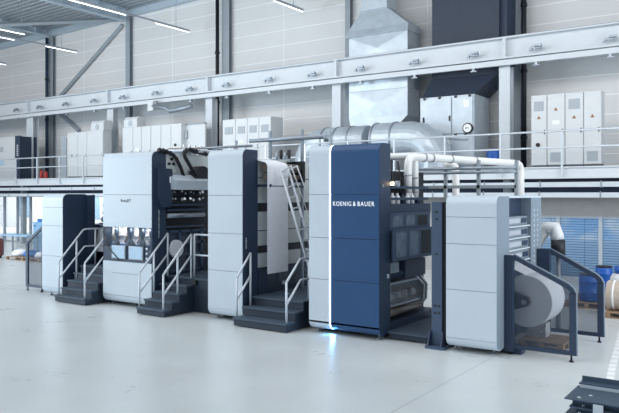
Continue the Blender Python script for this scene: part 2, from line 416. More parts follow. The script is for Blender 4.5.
e = [67.5, 78, 87, 103]; zt0 = Z_(85, 131.5, YC); gr = 'three white cabinets left of a column'
for i, l in enumerate(['white narrow cabinet with a dark switch beside a pale leaning sheet', 'white narrow cabinet in the middle of a bank of three', 'white wide cabinet carrying a cooling unit, left of a white column']):
    cabinet(e[i], e[i+1], 131, YC, .6, l, group=gr, knob=.5 if i == 0 else None, z1=zt0)
for px0, px1, z0, l in ((91, 103.5, zt0, 'white cooling unit on top of the left three-cabinet bank'), (124, 137, zt, 'white cooling unit on top of the six-cabinet bank')):
    x0, x1 = X_(px0, YC), X_(px1, YC)
    t = thing('cooling_unit', ((x0+x1)/2, YC+.3, z0), l, 'cooling unit')
    MB().prism([(YC, z0), (YC+.6, z0), (YC+.6, z0+.55), (YC+.12, z0+.55), (YC, z0+.4)], 'x', x0, x1).build('housing', CAB, t)
    MB().cyl(((x0+x1)/2, YC-.02, z0+.2), ((x0+x1)/2, YC, z0+.2), .16).build('fan_grille', CABS, t)
# compressor at far left
x0, x1 = X_(-12, YC), X_(15.5, YC); z1 = Z_(8, 137, YC)
t = thing('compressor_cabinet', ((x0+x1)/2, YC+.7, ZM), 'white machine cabinet with dark blue end panel at far left of gallery', 'cabinet')
box('body', CAB, t, x0, x1, YC, YC+1.5, ZM, z1, bev=.02); box('end_panel', DARK, t, x1, x1+.06, YC-.02, YC+1.5, ZM, z1+.03, bev=.01)
box('end_frame', DARK, t, x1-.02, X_(20, YC), YC-.02, YC+.05, ZM, z1+.03)
box('display', SCREEN, t, X_(0, YC), X_(4, YC), YC-.02, YC, ZM+.95, ZM+1.35)
box('gauge_plate', CABS, t, X_(0, YC), X_(3.5, YC), YC-.02, YC, ZM+1.8, ZM+2.1)
o = MB()
for i in range(6): o.box(X_(17, YC), X_(18.6, YC), YC-.03, YC-.018, ZM+1.5+i*.12, ZM+1.57+i*.12)
o.build('lettering_marks', RAIL, t)
# fire extinguishers, leaning sheet, partition, cable box
for px, hh, l in ((41.5, .62, 'red fire extinguisher on the gallery, taller left one of the pair'), (46, .52, 'red fire extinguisher on the gallery, smaller right one of the pair')):
    p = on_y(px, 175, 24.2)
    t = thing('fire_extinguisher', (p.x, 24.2, ZM), l, 'fire extinguisher')
    MB().lathe((p.x, 24.2, ZM), [(.09, 0), (.1, .03), (.1, hh*.72), (.07, hh*.83), (.03, hh*.87)], 14).build('cylinder', RED, t)
    o = MB().cyl((p.x, 24.2, ZM+hh*.86), (p.x, 24.2, ZM+hh), .03, 10); o.box(p.x-.1, p.x+.02, 24.19, 24.21, ZM+hh*.95, ZM+hh); o.build('valve', BLACKP, t)
x0, x1 = X_(61, 26), X_(66, 26)
tag(MB().box(x0, x1, 26, 26.05, ZM, Z_(63, 137, 26), .01).build('leaning_sheet', GALV), 'pale sheet standing on the gallery left of the cabinet bank', 'sheet')
x0, x1 = X_(183, 25), X_(205, 25); z1 = Z_(195, 123, 25)
t = thing('partition_wall', ((x0+x1)/2, 25.05, ZM), 'white low partition with grey cap behind the cable chains', 'partition')
box('panel', CAB, t, x0, x1, 25, 25.1, ZM, z1-.08); box('cap', STEELG, t, x0, x1, 24.97, 25.13, z1-.08, z1)
box('switch_box', CABS, t, X_(184.5, 25), X_(188, 25), 24.9, 25, z1-.75, z1-.35)
t = thing('cable_duct', on_y(150, 109, 25.0), 'grey cable duct bending off a white box under the crane beam', 'cable duct')
p = on_y(150, 106, 25.0); box('hanger', GALVD, t, p.x-.03, p.x+.03, 25.3, 25.52, p.z, zb0+.1); box('junction_box', CAB, t, p.x-.2, p.x+.2, 25.0, 25.3, p.z-.25, p.z+.25, bev=.02)
MB().tube([on_y(153, 106, 25.1), on_y(166, 108, 25.1), on_y(170, 111, 25.1), on_y(180, 109, 25.1), on_y(192, 106, 25.1)], .12, 8).build('trunking', GALVD, t)

# ------------------------------------------------------------------ ventilation
YD0, YD1 = 26.0, 27.1
t = thing('ventilation_duct', (X_(378, YD0), 26.5, Z_(378, 127, YD0)), 'tall silver sheet ventilation duct narrowing to a neck at the top', 'duct')
def rr(a, b, z, y0=YD0, y1=YD1): x0, x1 = X_(a, YD0), X_(b, YD0); return [(x0, y0, z), (x1, y0, z), (x1, y1, z), (x0, y1, z)]
zc = lambda py, px=378: Z_(px, py, YD0)
MB().loft([rr(351, 397, zc(127)), rr(349, 407.5, zc(117))]).build('lower_transition', GALV, t)
def xbox(a, b, z0, z1, name):
    x0, x1 = X_(a, YD0), X_(b, YD0); xm = (x0+x1)/2; zm = (z0+z1)/2
    o = MB(); bm = o.bm
    box_ = [(x0, YD0, z0), (x1, YD0, z0), (x1, YD0, z1), (x0, YD0, z1)]
    f = [bm.verts.new(p) for p in box_]; c = bm.verts.new((xm, YD0-.07, zm)); bk = [bm.verts.new((p[0], YD1, p[2])) for p in box_]
    for i in range(4):
        bm.faces.new((f[i], f[(i+1) % 4], c)); bm.faces.new((f[i], bk[i], bk[(i+1) % 4], f[(i+1) % 4]))
    bm.faces.new(bk)
    return o.build(name, GALV, t)
xbox(349, 407.5, zc(117), zc(90), 'duct_section'); xbox(349, 407.5, zc(90)+.01, zc(62), 'duct_section'); xbox(349, 407.5, zc(62)+.01, zc(34.5), 'duct_section')
MB().loft([rr(346.5, 409, zc(34.5), YD0-.08, YD1+.05), rr(346.5, 409, zc(33.5), YD0-.12, YD1+.05), rr(347, 408.5, zc(27.5), YD0-.02, YD1)]).build('flange', GALV, t)
MB().loft([rr(347.5, 408, zc(27.5)), rr(359.5, 384.5, zc(7), YD0+.2, YD1-.1)]).build('upper_transition', GALV, t)
MB().loft([rr(358.5, 385.5, zc(7), YD0+.15, YD1-.05), rr(358.5, 385.5, zc(4), YD0+.15, YD1-.05)]).build('flange', GALV, t)
MB().loft([rr(359.5, 384.5, zc(4), YD0+.2, YD1-.1), rr(356, 383, roofz(-14)-.02, YD0+.2, YD1-.1)]).build('neck', GALV, t)
# round ducts
YR = 24.6
zr = Z_(345, 142, YR); r = .63
def elbow(c, rad, a0, a1, n, Y):  # arc in XZ plane
    return [(c[0]+rad*math.cos(R(a0+(a1-a0)*i/n)), Y, c[1]+rad*math.sin(R(a0+(a1-a0)*i/n))) for i in range(n+1)]
xa, xb = X_(369, YR), X_(326, YR)
t = thing('round_duct', (xb-.9, YR, ZM), 'silver round duct with elbow to the left, behind the blue press cover', 'duct')
pts = [(xa, YR, zr), (xb+.3, YR, zr)] + elbow((xb, zr-.9), .9, 90, 180, 5, YR) + [(xb-.9, YR, ZM)]
MB().tube(pts, r, 24, smooth=True).build('duct', GALV, t)
for q in (X_(354, YR), X_(340, YR), xb+.1): MB().cyl((q-.03, YR, zr), (q+.03, YR, zr), r+.03, 24).build('flange', GALVD, t)
xm = X_(347, YR); box('saddle', GALVD, t, xm-.06, xm+.06, YR-.5, YR+.5, ZM, zr-.4)
xa, xb = X_(376.5, YR), X_(412, YR)
t = thing('round_duct', (xb+1.0, YR, ZM), 'silver round duct with segmented elbow to the right, above the white pipes', 'duct')
pts = [(xa, YR, zr), (xb-.3, YR, zr)] + elbow((xb, zr-1.0), 1.0, 90, 0, 4, YR) + [(xb+1.0, YR, ZM)]
MB().tube(pts, r+.05, 24, smooth=False).build('duct', GALV, t)
for q in (X_(378, YR), X_(397, YR)): MB().cyl((q-.03, YR, zr), (q+.03, YR, zr), r+.08, 24).build('flange', GALVD, t)
xm = X_(388, YR); box('saddle', GALVD, t, xm-.06, xm+.06, YR-.5, YR+.5, ZM, zr-.4)
# air handling unit
YA = 25.32; x0, x1 = X_(420, YA), X_(490, YA); xf = X_(474, YA)
x1 = xf; z1 = Z_(448, 96, YA); d = on_x(489, 110, x1).y-YA
t = thing('air_handling_unit', ((x0+x1)/2, YA+d/2, ZM), 'large silver air handling unit with round pressure gauge', 'air handling unit')
box('base_frame', GALVD, t, x0, x1, YA, YA+d, ZM, ZM+.2)
zm = Z_(448, 134, YA); xs = X_(452, YA)
box('casing', GALV, t, x0, x1, YA+.03, YA+d, ZM+.2, z1)
p1 = box('access_panel', GALV, t, x0+.05, xs-.03, YA-.03, YA+.03, zm, z1-.06, bev=.015); p2 = box('access_panel', GALV, t, xs+.03, x1-.05, YA-.03, YA+.03, zm, z1-.06, bev=.015)
box('lower_panel', GALV, t, x0+.05, x1-.05, YA-.01, YA+.03, ZM+.25, zm-.06, bev=.01)
for px in (424, 450): box('latch', BLACKP, p1, X_(px, YA)-.03, X_(px, YA)+.03, YA-.07, YA-.03, zm+.5, zm+.7)
box('type_plate', PAPER, p2, X_(476-3.5, YA)-.35, X_(472, YA)-.1, YA-.04, YA-.03, z1-.5, z1-.2); box('latch', BLACKP, p2, X_(468, YA)-.05, X_(472, YA)-.05, YA-.06, YA-.03, zm+.3, zm+.36)
for px in (425, 440, 456, 470): box('hinge', BLACKP, t, X_(px, YA)-.05, X_(px, YA)+.05, YA-.06, YA-.02, z1-.1, z1-.02)
for px in (430, 456, 466): box('hinge', BLACKP, t, X_(px, YA)-.05, X_(px, YA)+.05, YA-.06, YA-.02, zm-.1, zm-.02)
g = on_y(483, 127.5, YA); g.x = x1-.22
gg = MB().cyl((g.x, YA-.12, g.z), (g.x, YA-.01, g.z), .2).build('pressure_gauge', BLACKP, t)
MB().cyl((g.x, YA-.13, g.z), (g.x, YA-.12, g.z), .16).build('dial', GAUGE, gg); box('needle', BLACKP, gg, g.x-.08, g.x+.05, YA-.135, YA-.13, g.z-.01, g.z+.02)
MB().cyl((X_(448, YA), YA-.15, zm-.35), (X_(448, YA), YA-.01, zm-.35), .13).build('valve', CAB, t)
MB().tube([(X_(450, YA), YA-.1, zm-.2), (g.x, YA-.1, zm-.25)], .015, 6).build('hose', GALVD, t)
# dark duct & hood above it
def dr_(a, b, z, y0, y1): a = X_(a, y0); b = X_(b, y0); return [(a, y0, z), (b, y0, z), (b, y1, z), (a, y1, z)]
t = thing('extract_duct', ((x0+x1)/2, YA+.8, z1), 'dark grey extract duct rising from a hood on the silver unit', 'duct')
zh = Z_(465, 76, 26.1); ax0, ax1 = X_(432, 26.1), X_(499, 26.1)
MB().loft([[(x0+.05, YA+.02, z1), (x1, YA+.02, z1), (x1, YA+d, z1), (x0+.05, YA+d, z1)], [(ax0, 26.1, zh), (ax1, 26.1, zh), (ax1, YW-.05, zh), (ax0, YW-.05, zh)]]).build('hood', DUCTD, t)
box('riser', DUCTD, t, ax0, ax1, 26.1, YW-.05, zh, roofz(-11)-.02)
x_ = X_(499, 26.1); box('side_strip', DARK, t, ax1, X_(505, 26.1), 26.3, YW-.05, zh+.4, roofz(-11)-.02)
p = on_y(491.5, 151, 24.3); t = thing('air_vessel', (p.x, 24.3, ZM), 'small blue round vessel on the gallery behind the railing', 'vessel')
MB().lathe((p.x, 24.5, ZM+.25), [(.02, 0), (.2, .04), (.24, .15), (.24, .4), (.2, .5), (.02, .55)], 16).build('body', DRUM, t)
MB().cyl((p.x, 24.5, ZM), (p.x, 24.5, ZM+.3), .12, 12).build('stand', CABD, t)

# ------------------------------------------------------------------ lights
def led(px_end, segs, zl, label, ytrunk0, wires):
    e = on_z(*px_end, zl); x = e.x
    t = thing('linear_light', (x, e.y, zl), label, 'light')
    ys = [on_z(p[0], p[1], zl).y for s in segs for p in s]
    box('trunking', STEELG, t, x-.045, x+.045, min(ytrunk0, min(ys)), max(ys), zl+.03, zl+.09)
    for a, b in segs:
        y0 = on_z(*a, zl).y; y1 = on_z(*b, zl).y
        l = box('housing', STEELW, t, x-.035, x+.035, y0, y1, zl-.03, zl+.03); box('diffuser', LEDW, l, x-.03, x+.03, y0+.02, y1-.02, zl-.05, zl-.03)
    o = MB()
    for yy in wires: o.tube([(x, yy, zl+.09), (x, yy, roofz(x))], .012, 5)
    o.build('suspension_wire', GALVD, t)
zl = 11.5
led((189, 31.5), [((62, 0), (125, 14.5)), ((155, 22.5), (189, 31.5))], zl, 'long hanging light line with two lit lengths near the roof girder', 16, (19, 22.5, 25.7))
led((303, 11), [((274, 0), (303, 11))], zl, 'hanging linear light at top centre above the middle of the press', 20, (24, 26))
led((77, 52), [((-20, 33), (10, 40.5)), ((44, 46), (77, 52))], zl, 'hanging light line passing in front of the leftmost downpipe', 16, (21, 25.5))
led((25, 34), [((-30, 22), (25, 34))], zl, 'hanging light just under the girder at upper left corner', 16, (19, 21.8))
led((6, 64.3), [((-30, 58), (6, 64.3))], zl, 'short lit light end low at the far left edge', 20, (24, 25.5))

# ------------------------------------------------------------------ PRESS COVERS
YF = 11.61
def cover(name, label, px0, px1, ytop, seams, yback, mats, side=DARK, zbot=.09, rt=.16, rb=.17, sideR=True, zt=None, skip=()):
    """front cover: rolled top, flat panels between seams, rolled foot"""
    x0, x1 = (X_(px0, YF), X_(px1, YF)); z1 = zt or Z_((px0+px1)/2, ytop, YF)
    pxm = (px0+px1)/2
    t = thing(name, ((x0+x1)/2, (YF+yback)/2, 0), label, 'press unit')
    zs = [Z_(pxm, s, YF) for s in seams]; th = .035; g = .0035
    # top roll
    outer = [(yback, z1)] + [(YF+rt+rt*math.cos(R(a)), z1-rt+rt*math.sin(R(a))) for a in range(90, 181, 15)] + [(YF, zs[0]+g)]
    inner = [(YF+th, zs[0]+g)] + [(YF+rt+(rt-th)*math.cos(R(a)), z1-rt+(rt-th)*math.sin(R(a))) for a in range(180, 89, -15)] + [(yback, z1-th)]
    MB().prism(outer+inner, 'x', x0, x1).build('top_panel', mats[0], t)
    zz = zs + [zbot+rb]
    for i in range(len(zz)-1):
        if i in skip: continue
        box('front_panel', mats[0], t, x0, x1, YF, YF+th, zz[i+1]+g, zz[i]-g, bev=.004)
    outer = [(YF, zz[-1]-g)] + [(YF+rb+rb*math.cos(R(a)), zbot+rb+rb*math.sin(R(a))) for a in range(180, 271, 15)] + [(YF+rb+.1, zbot)]
    inner = [(YF+rb+.1, zbot+th)] + [(YF+rb+(rb-th)*math.cos(R(a)), zbot+rb+(rb-th)*math.sin(R(a))) for a in range(270, 179, -15)] + [(YF+th, zz[-1]-g)]
    MB().prism(outer+inner, 'x', x0, x1).build('foot_panel', mats[0], t)
    # side panels with the same rounded corners
    i_ = .012; pf = [(yback, z1-i_)] + [(YF+rt+(rt-i_)*math.cos(R(a)), z1-rt+(rt-i_)*math.sin(R(a))) for a in range(90, 181, 15)]
    pf += [(YF+rb+(rb-i_)*math.cos(R(a)), zbot+rb+(rb-i_)*math.sin(R(a))) for a in range(180, 271, 15)] + [(yback, zbot+i_)]
    MB().prism(pf, 'x', x1-.03, x1+.004).build('side_panel', side, t)
    MB().prism(pf, 'x', x0-.004, x0+.03).build('side_panel', side, t)
    MB().box(x0+.04, x1-.04, YF+(.4 if skip else .05), yback, zbot+.06, z1-.06).build('core', DARKER, t)
    for x in (x0+.12, x1-.12):
        for yy in (YF+.22, yback-.1):
            o = MB().cyl((x, yy, 0), (x, yy, .02), .05, 12); o.cyl((x, yy, .02), (x, yy, zbot+.08), .018, 8); o.build('foot', GALVD, t)
    return t, x0, x1, z1

# --- unit A (infeed)
tA, xA0, xA1, zA = cover('infeed_unit', 'short light grey press unit at the far left end with dark right side', 42, 62.5, 194, [207.4, 225.7, 256], 12.36, [COVER], zt=2.83)
xi = xA1
box('frame', DARK, tA, xA0+.1, xA1-.1, 12.4, 14.3, .08, 1.95)
for yy, z in ((12.75, 2.5), (12.75, 2.28), (12.7, 2.1), (12.6, 1.92), (12.7, 1.7), (12.65, 1.45), (12.8, 1.2)):
    MB().cyl((xA1-.1, yy+.35, z), (-14.6, yy+.35, z), .09, 14).build('roller', DARK if z < 2.4 else SILVER, tA)
box('upright', DARK, tA, xA1-.1, xA1+.1, 12.36, 12.6, .08, 2.8); box('crossbeam', DARK, tA, xA1-.1, -14.6, 13.2, 13.35, 2.38, 2.5)
box('gap_back_plate', DARKER, tA, xA1-.1, -14.6, 14.0, 14.1, .08, 2.2); box('lower_guard', DARK, tA, xA1-.1, -14.6, 13.4, 13.5, .08, 1.15)  # dark back plate added so the gap between the units shows dark
MB().loft([[(X_(95, 12.9), 12.9, 1.95), (-14.6, 12.9, 1.95), (-14.6, 12.91, 1.95), (X_(95, 12.9), 12.91, 1.95)],
           [(X_(98, 12.9), 12.75, 1.2), (-14.6, 12.75, 1.2), (-14.6, 12.76, 1.2), (X_(98, 12.9), 12.76, 1.2)]]).build('paper_strip', PAPER, tA)
# --- unit B (printing unit with screens)
tB, xB0, xB1, zB = cover('printing_unit', 'tall light grey press unit with two screens set in a mirrored band', 103, 151.5, 152, [194.7, 227.5, 262, 296.5], 12.08, [COVER], skip=(1,))
zp1, zp0 = Z_(127, 227.8, YF), Z_(127, 262, YF)
rb_ = box('ink_bay', PAPER, tB, xB0+.035, xB1-.035, YF+.27, YF+.29, zp0+.3, zp1+.02)
box('bay_window', CLEARP, tB, xB0+.01, xB1-.01, YF+.012, YF+.018, zp0+.36, zp1)
for i, (px, w_) in enumerate(((111.5, .07), (125, .105), (137, .1), (146, .06))):
    x = X_(px, YF)+.03; zt_ = zp1; zb_2 = zp0+.36
    MB().lathe((x, YF+.14, zb_2), [(w_*.9, 0), (w_*1.2, .06), (w_*.9, .13), (w_*.45, .2), (w_*.5, .26), (w_*.8, .32), (w_*.85, zt_-zb_2)], 14).build('ink_nozzle', DARK, rb_)
for i, (px, z_, r_) in enumerate(((108, .5, .08), (119, .47, .05), (132, .46, .06), (144, .5, .07))):
    x = X_(px, YF)+.02; MB().tube([(x, YF+.2, zp0+z_), (x+.05, YF+.2, zp0+z_+.1), (x+.02, YF+.2, zp0+z_+.25)], r_, 8, r_list=[r_, r_*.8, r_*.6]).build('ink_bottle', BROWN, rb_)
box('bay_rail', STEELG, rb_, xB0+.04, xB1-.04, YF+.22, YF+.26, zp0+.62, zp0+.65)
box('bay_base', BLUEITEM, rb_, xB0+.04, xB1-.04, YF+.2, YF+.26, zp0+.36, zp0+.42)
box('screen_console', DARK, tB, xB0+.01, xB1-.01, YF+.012, YF+.05, zp0, zp0+.36)
for a, b in ((113, 125.5), (130, 143)):
    s = box('screen_frame', GALVD, tB, X_(a, YF)-.02, X_(b, YF)+.02, YF-.03, YF+.012, Z_(127, 258.5, YF)-.015, Z_(127, 246.5, YF)+.015, bev=.006)
    box('screen', SCREEN, s, X_(a, YF)+.01, X_(b, YF)-.01, YF-.034, YF-.03, Z_(127, 258.5, YF)+.01, Z_(127, 246.5, YF)-.01)
for z in (.0, .12, .24): MB().cyl((X_(147, YF), YF-.02, zp0+.12+z), (X_(147, YF), YF+.012, zp0+.12+z), .025, 12).build('button', RAIL, tB)
MB().tube([(X_(104, YF), YF-.03, zp0+.75), (X_(108, YF), YF-.05, zp0+.45), (X_(111, YF), YF-.05, zp0+.3), (X_(119, YF), YF-.04, zp0+.08), (X_(120, YF), YF-.03, zp0+.02)], .014, 6).build('cable', BLACKP, tB)
text('RotaJET', 'lettering', TXTD, tB, X_(121, YF), X_(131, YF), YF-.001, Z_(126, 201, YF), .1, .006)
box('door_handle_line', STEELG, tB, X_(112, YF), X_(138, YF), YF-.006, YF, Z_(127, 274, YF), Z_(127, 274, YF)+.012)
# side enclosure and body of unit B
XB = xB1
sb = MB().prism([(11.75, Z_(160, 168, 11.9)), (12.18, Z_(160, 168, 11.9)-.02), (12.18, 2.62), (12.1, 2.5), (11.85, 2.5), (11.75, 2.75)], 'x', XB, XB+.13).build('side_box', DARK, tB)
box('side_window', PAPER, sb, XB+.13, XB+.134, 12.08, 12.14, 3.1, 3.25)
o = MB()
for i in range(13): o.box(XB+.004, XB+.007, 11.83, 11.86, 1.75+i*.055, 1.775+i*.055+.01*(i % 3))
o.build('lettering_marks', RAIL, tB)
box('body', DARKER, tB, xB0+.1, XB-.12, 12.1, 14.3, .1, 3.3)
box('upper_housing', INNER, tB, xB0+.1, XB-.15, 12.1, 14.3, 3.3, 3.86)
kp = box('knob_panel', INNER, tB, XB-.12, XB-.05, 12.1, 12.5, 3.35, 3.8)
for yy, z in ((12.22, 3.58), (12.36, 3.58), (12.3, 3.7)): MB().cyl((XB-.05, yy, z), (XB, yy, z), .035, 10).build('knob', BLACKP, kp)
box('grey_housing', STEELG, tB, XB-.12, XB+.04, 12.1, 12.85, 3.05, 3.33, bev=.015)
MB().prism([(XB-.1, 3.31), (XB+.05, 3.31), (XB+.3, 3.16), (XB+.26, 2.93), (XB-.1, 2.95)], 'y', 12.12, 13.35).build('slanted_tray', COVER, tB)
for z, n in ((2.86, 12), (2.68, 12)):
    b_ = box('head_bar', DARKER, tB, XB-.12, XB+.0, 12.1, 13.45, z-.08, z+.06)
    for i in range(n):
        yy = 12.16+i*.108+random.uniform(-.02, .02); zz_ = z+random.uniform(-.03, .03); MB().cyl((XB, yy, zz_), (XB+.05, yy+random.uniform(-.02, .02), zz_+.02), random.uniform(.022, .042), 8).build('print_head', SILVER if i % 3 else BLACKP, b_)
for z in (2.55, 2.42): box('rail_bar', DARK, tB, XB-.1, XB+.02, 12.1, 13.45, z-.03, z+.03)
MB().cyl((XB-.02, 12.1, 2.28), (XB-.02, 13.45, 2.28), .065, 20).build('impression_cylinder', GALVD, tB)
MB().cyl((XB-.02, 12.1, 2.0), (XB-.02, 13.45, 2.0), .03, 16).build('guide_roller', DARK, tB)
lf = box('lower_frame', DARK, tB, XB-.14, XB-.08, 12.1, 13.5, .1, 1.9)
for yy in (12.15, 12.55, 12.95, 13.35): box('frame_bar', POSTM, lf, XB-.08, XB-.02, yy, yy+.08, .8, 1.9)
for z in (.85, 1.25, 1.55, 1.85): box('frame_bar', POSTM, lf, XB-.08, XB-.02, 12.1, 13.5, z, z+.06)
for yy in (12.24, 12.66, 13.05): box('inner_pane', GUARDG, lf, XB-.085, XB-.078, yy, yy+.28, .9, 1.85)
MB().cyl((XB-.05, 12.42, 1.45), (XB+.05, 12.42, 1.45), .22, 24).build('round_cover', PAPER, tB)
MB().cyl((XB-.05, 13.2, 3.25), (XB+.2, 13.2, 3.25), .0 or .3, 24).build('dark_wheel', DARKER, tB)
# cable chains over unit B
def chain(pts, w, label, y):
    t = thing('cable_chain', pts[0], label, 'cable chain'); o = MB(); n = 0
    P = [Vector(p) for p in pts]
    o2 = MB(); o2.tube(P, .045, 8); 
    for a, b in zip(P[:-1], P[1:]):
        L = (b-a).length; k = max(1, int(L/.1))
        for i in range(k):
            p = a.lerp(b, (i+.5)/k); dd = (b-a).normalized()
            o.tube([p-dd*.035, p+dd*.035], .062, 4, smooth=False)
    o2.build('cables', BLACKP, t); o.build('links', BLACKP, t)
    return t
def cp(l, X): return [on_x(px, py, X) for px, py in l]
chain(cp([(186, 184), (181, 168), (176, 158), (172, 154), (165, 151), (158, 150)], XB+.05), .1, 'black cable chain arching from the grey tray to the dark cover edge', 0)
chain(cp([(196, 176), (190, 166), (185, 157), (184, 152), (189, 149.5), (198, 152), (207, 154.5)], XB+.25), .1, 'black cable chain looping over towards the middle grey cover', 0)
tp = thing('valve_manifold', (XB-.1, 13.2, 3.86), 'small pipes and valves lying on top of the printing unit', 'pipes')
for i in range(5):
    z = 3.9+.05*(i % 3); yy = 12.5+i*.16
    MB().tube([(XB-.5-.1*i, yy, z), (XB+.2, yy+.4, z), (XB+.4, yy+.5, z-.0)], .03, 6).build('tube', [GALVD, RAIL, BROWN][i % 3], tp)
for i in range(4): MB().cyl((XB-.1, 12.8+.2*i, 3.86), (XB-.1, 12.8+.2*i, 4.1), .035, 8).build('valve', SILVER, tp)

# --- unit C
tC, xC0, xC1, zC = cover('drying_unit', 'tall light grey press unit in the middle with dark side and five-step rail beside', 208, 242.3, 149.3, [195.4, 233.5, 271, 309.5], 12.14, [COVER])
tC['label'] = 'tall light grey press unit in the middle, left of the hanging paper web'
XC = xC1
o = MB()
for i in range(5): o.box(XC+.004, XC+.007, 11.72, 11.75, 1.62+i*.05, 1.655+i*.05)
o.build('lettering_marks', RAIL, tC)
box('body', DARK, tC, xC0+.1, XC-.1, 12.14, 14.4, .1, 3.5)
zrows = [Z_(258+10, q, 12.41) for q in (160, 180, 204, 211, 245, 252, 268)]
for i, (za, zb_) in enumerate([(3.62, 3.2), (3.18, 2.62), (2.42, 2.0), (1.98, 1.65), (1.48, 1.15)]):
    box('inner_panel', INNER, tC, XC-.1, XC-.03, 12.16, 14.2, zb_, za, bev=.008)
for za, zb_ in ((2.6, 2.44), (1.63, 1.5)): box('slot_band', BLACKP, tC, XC-.1, XC-.05, 12.16, 14.2, zb_, za)
lw = box('low_wall', DARK, tC, XC-.1, XC+.02, 12.16, 14.2, .57, 1.13)
for yy in (12.45, 12.9, 13.35, 13.8): box('grid_window', GUARDG, lw, XC+.02, XC+.026, yy, yy+.34, .68, 1.0)
box('socket', RAIL, lw, XC+.02, XC+.05, 13.02, 13.12, .7, .78)
# rollers on top of C
for z, yy0, yy1, m, r_ in ((3.42, 12.16, 13.5, BROWN, .1), (3.2, 12.16, 13.5, BROWN, .07)):
    MB().cyl((XC+.2, yy0, z), (XC+.2, yy1, z), r_, 18).build('roller', m, tC)
box('roller_bracket', DARKER, tC, XC-.05, XC+.35, 13.4, 13.5, 3.1, 3.6)
box('tie_bar', DARK, tC, XC-.03, XC+.36, 12.16, 12.2, 2.98, 3.04); MB().cyl((XC+.3, 12.18, 3.0), (XC+.3, 13.5, 3.0), .025, 8).build('tie_rod', DARK, tC)
# paper web
y0, y1 = on_x(267.5, 200, XC+.32).y, on_x(288, 200, XC+.32).y
pf = [(XC+.32, 1.05), (XC+.32, 3.42)] + [(XC+.2+.12*math.cos(R(a)), 3.42+.12*math.sin(R(a))) for a in range(15, 91, 15)] + [(XC-.25, 3.66)]
pf2 = [(u-.004, v-.004) for u, v in reversed(pf)]
o = MB().prism(pf+pf2, 'y', y0, y1).build('paper_web', PAPER)
tag(o, 'white paper web hanging over a bronze roller beside the ladder', 'paper web')
# ladder
def lerp(a, b, f): return Vector(a).lerp(Vector(b), f)
t = thing('access_ladder', (-8.75, 12.85, .57), 'steep silver ladder with handrails leaning between middle and blue units', 'ladder')
def stile(p, q, Y): a = on_y(*p, Y); b = on_y(*q, Y); d_ = b-a; k = (a.z-.6)/(a.z-b.z); return a, a+d_*k
sA = stile((280.5, 170), (304, 250), 12.4); sB = stile((288, 168), (312, 251), 12.75)
MB().tube(sA, .032, 6).build('stile', RAIL, t); MB().tube(sB, .032, 6).build('stile', RAIL, t)
for i in range(11):
    f = .06+i*.085; MB().tube([lerp(*sA, f), lerp(*sB, f)], .02, 6).build('rung', RAIL, t)
sC = stile((291, 166), (311, 222), 12.4); sD = stile((297, 166), (317, 222), 12.75)
for s in (sC, sD):
    e_ = lerp(*s, .75); base = lerp(*(sA if s is sC else sB), .8)
    topb = lerp(*(sA if s is sC else sB), .02)
    MB().tube([topb, s[0], e_, base], .022, 6).build('handrail', RAIL, t)

# --- unit D (blue)
tD, xD0, xD1, zD = cover('blue_front_unit', 'tall press unit with dark blue front and glowing vertical strip', 309, 379, 144, [194.5, 238.5, 281, 326], 12.06, [BLUE])
# left light part over the front: panels share the seams
xs0, xs1 = X_(329.2, YF), X_(330.8, YF)
pxs = [150.5, 194.5, 238.5, 281, 326]
for o in [c for c in tD.children if c.name.split('.')[0] in ('top_panel', 'front_panel', 'foot_panel')]:
    me = o.data
    c2 = o.copy(); c2.data = me.copy(); COL.objects.link(c2); c2.parent = tD
    lx = tD.location.x
    for v in me.vertices:
        if v.co.x+lx < (xD0+xD1)/2: v.co.x = v.co.x - (xD0-lx) + (xs1-lx)
    for v in c2.data.vertices:
        if v.co.x+lx > (xD0+xD1)/2: v.co.x = v.co.x - (xD1-lx) + (xs0-lx)
    c2.data.materials.clear(); c2.data.materials.append(COVER); c2['label'] = 'light grey panel left of the glowing strip'
z1 = zD; rt = .16; rb = .17; zb_ = .09
outer = [(12.0, z1)] + [(YF+rt+rt*math.cos(R(a)), z1-rt+rt*math.sin(R(a))) for a in range(90, 181, 15)] + [(YF+rb+rb*math.cos(R(a)), zb_+rb+rb*math.sin(R(a))) for a in range(180, 271, 15)]
inner = [(u+.03 if u < 11.9 else u, v-.03 if v > 3 else v+.03) for u, v in reversed(outer)]
MB().prism([(u-.004, v) for u, v in outer]+inner, 'x', xs0+.004, xs1-.004).build('light_strip', LEDB, tD)
for w_, a, b in (('KOENIG', 333.2, 351.2), ('&', 353.0, 355.8), ('BAUER', 357.7, 374.4)): text(w_, 'lettering', TXTW, tD, X_(a, YF), X_(b, YF), YF-.001, Z_(354, 203.8, YF), .088, -.002)
XD = xD1
MB().cyl((XD+.004, 11.75, Z_(383, 186, 11.9)), (XD+.02, 11.75, Z_(383, 186, 11.9)), .03, 10).build('socket', GALVD, tD)
lm = MB().cyl((XD-.02, 12.12, 3.02), (XD+.16, 12.12, 3.02), .06, 12).build('lamp', GALVD, tD)
MB().cyl((XD+.02, 12.05, 3.02), (XD+.08, 12.05, 3.02), .035, 12).build('lamp_lens', LAMPW, lm)
box('button_plate', RAIL, tD, XD+.004, XD+.02, 11.92, 11.98, 1.18, 1.26)
box('body', DARKER, tD, xD0+.1, XD-.35, 12.06, 14.3, .1, 3.3)
box('base_frame', DARK, tD, XD-.35, XD, 12.06, 14.2, .06, .3); box('upper_frame', DARK, tD, XD-.35, XD-.04, 12.06, 14.0, 2.42, 2.62)
def guard(z0, z1, x, nm):
    g = box(nm, POSTM, tD, x, x+.05, 12.02, 13.85, z0, z1, bev=.01)
    for a, b, m in ((12.12, 12.55, GUARDG), (12.7, 13.1, GUARDG), (13.25, 13.7, DARKER)):
        box('guard_window', SMOKE if m is GUARDG else m, g, x+.05, x+.054, a, b, z0+.07, z1-.06)
    return g
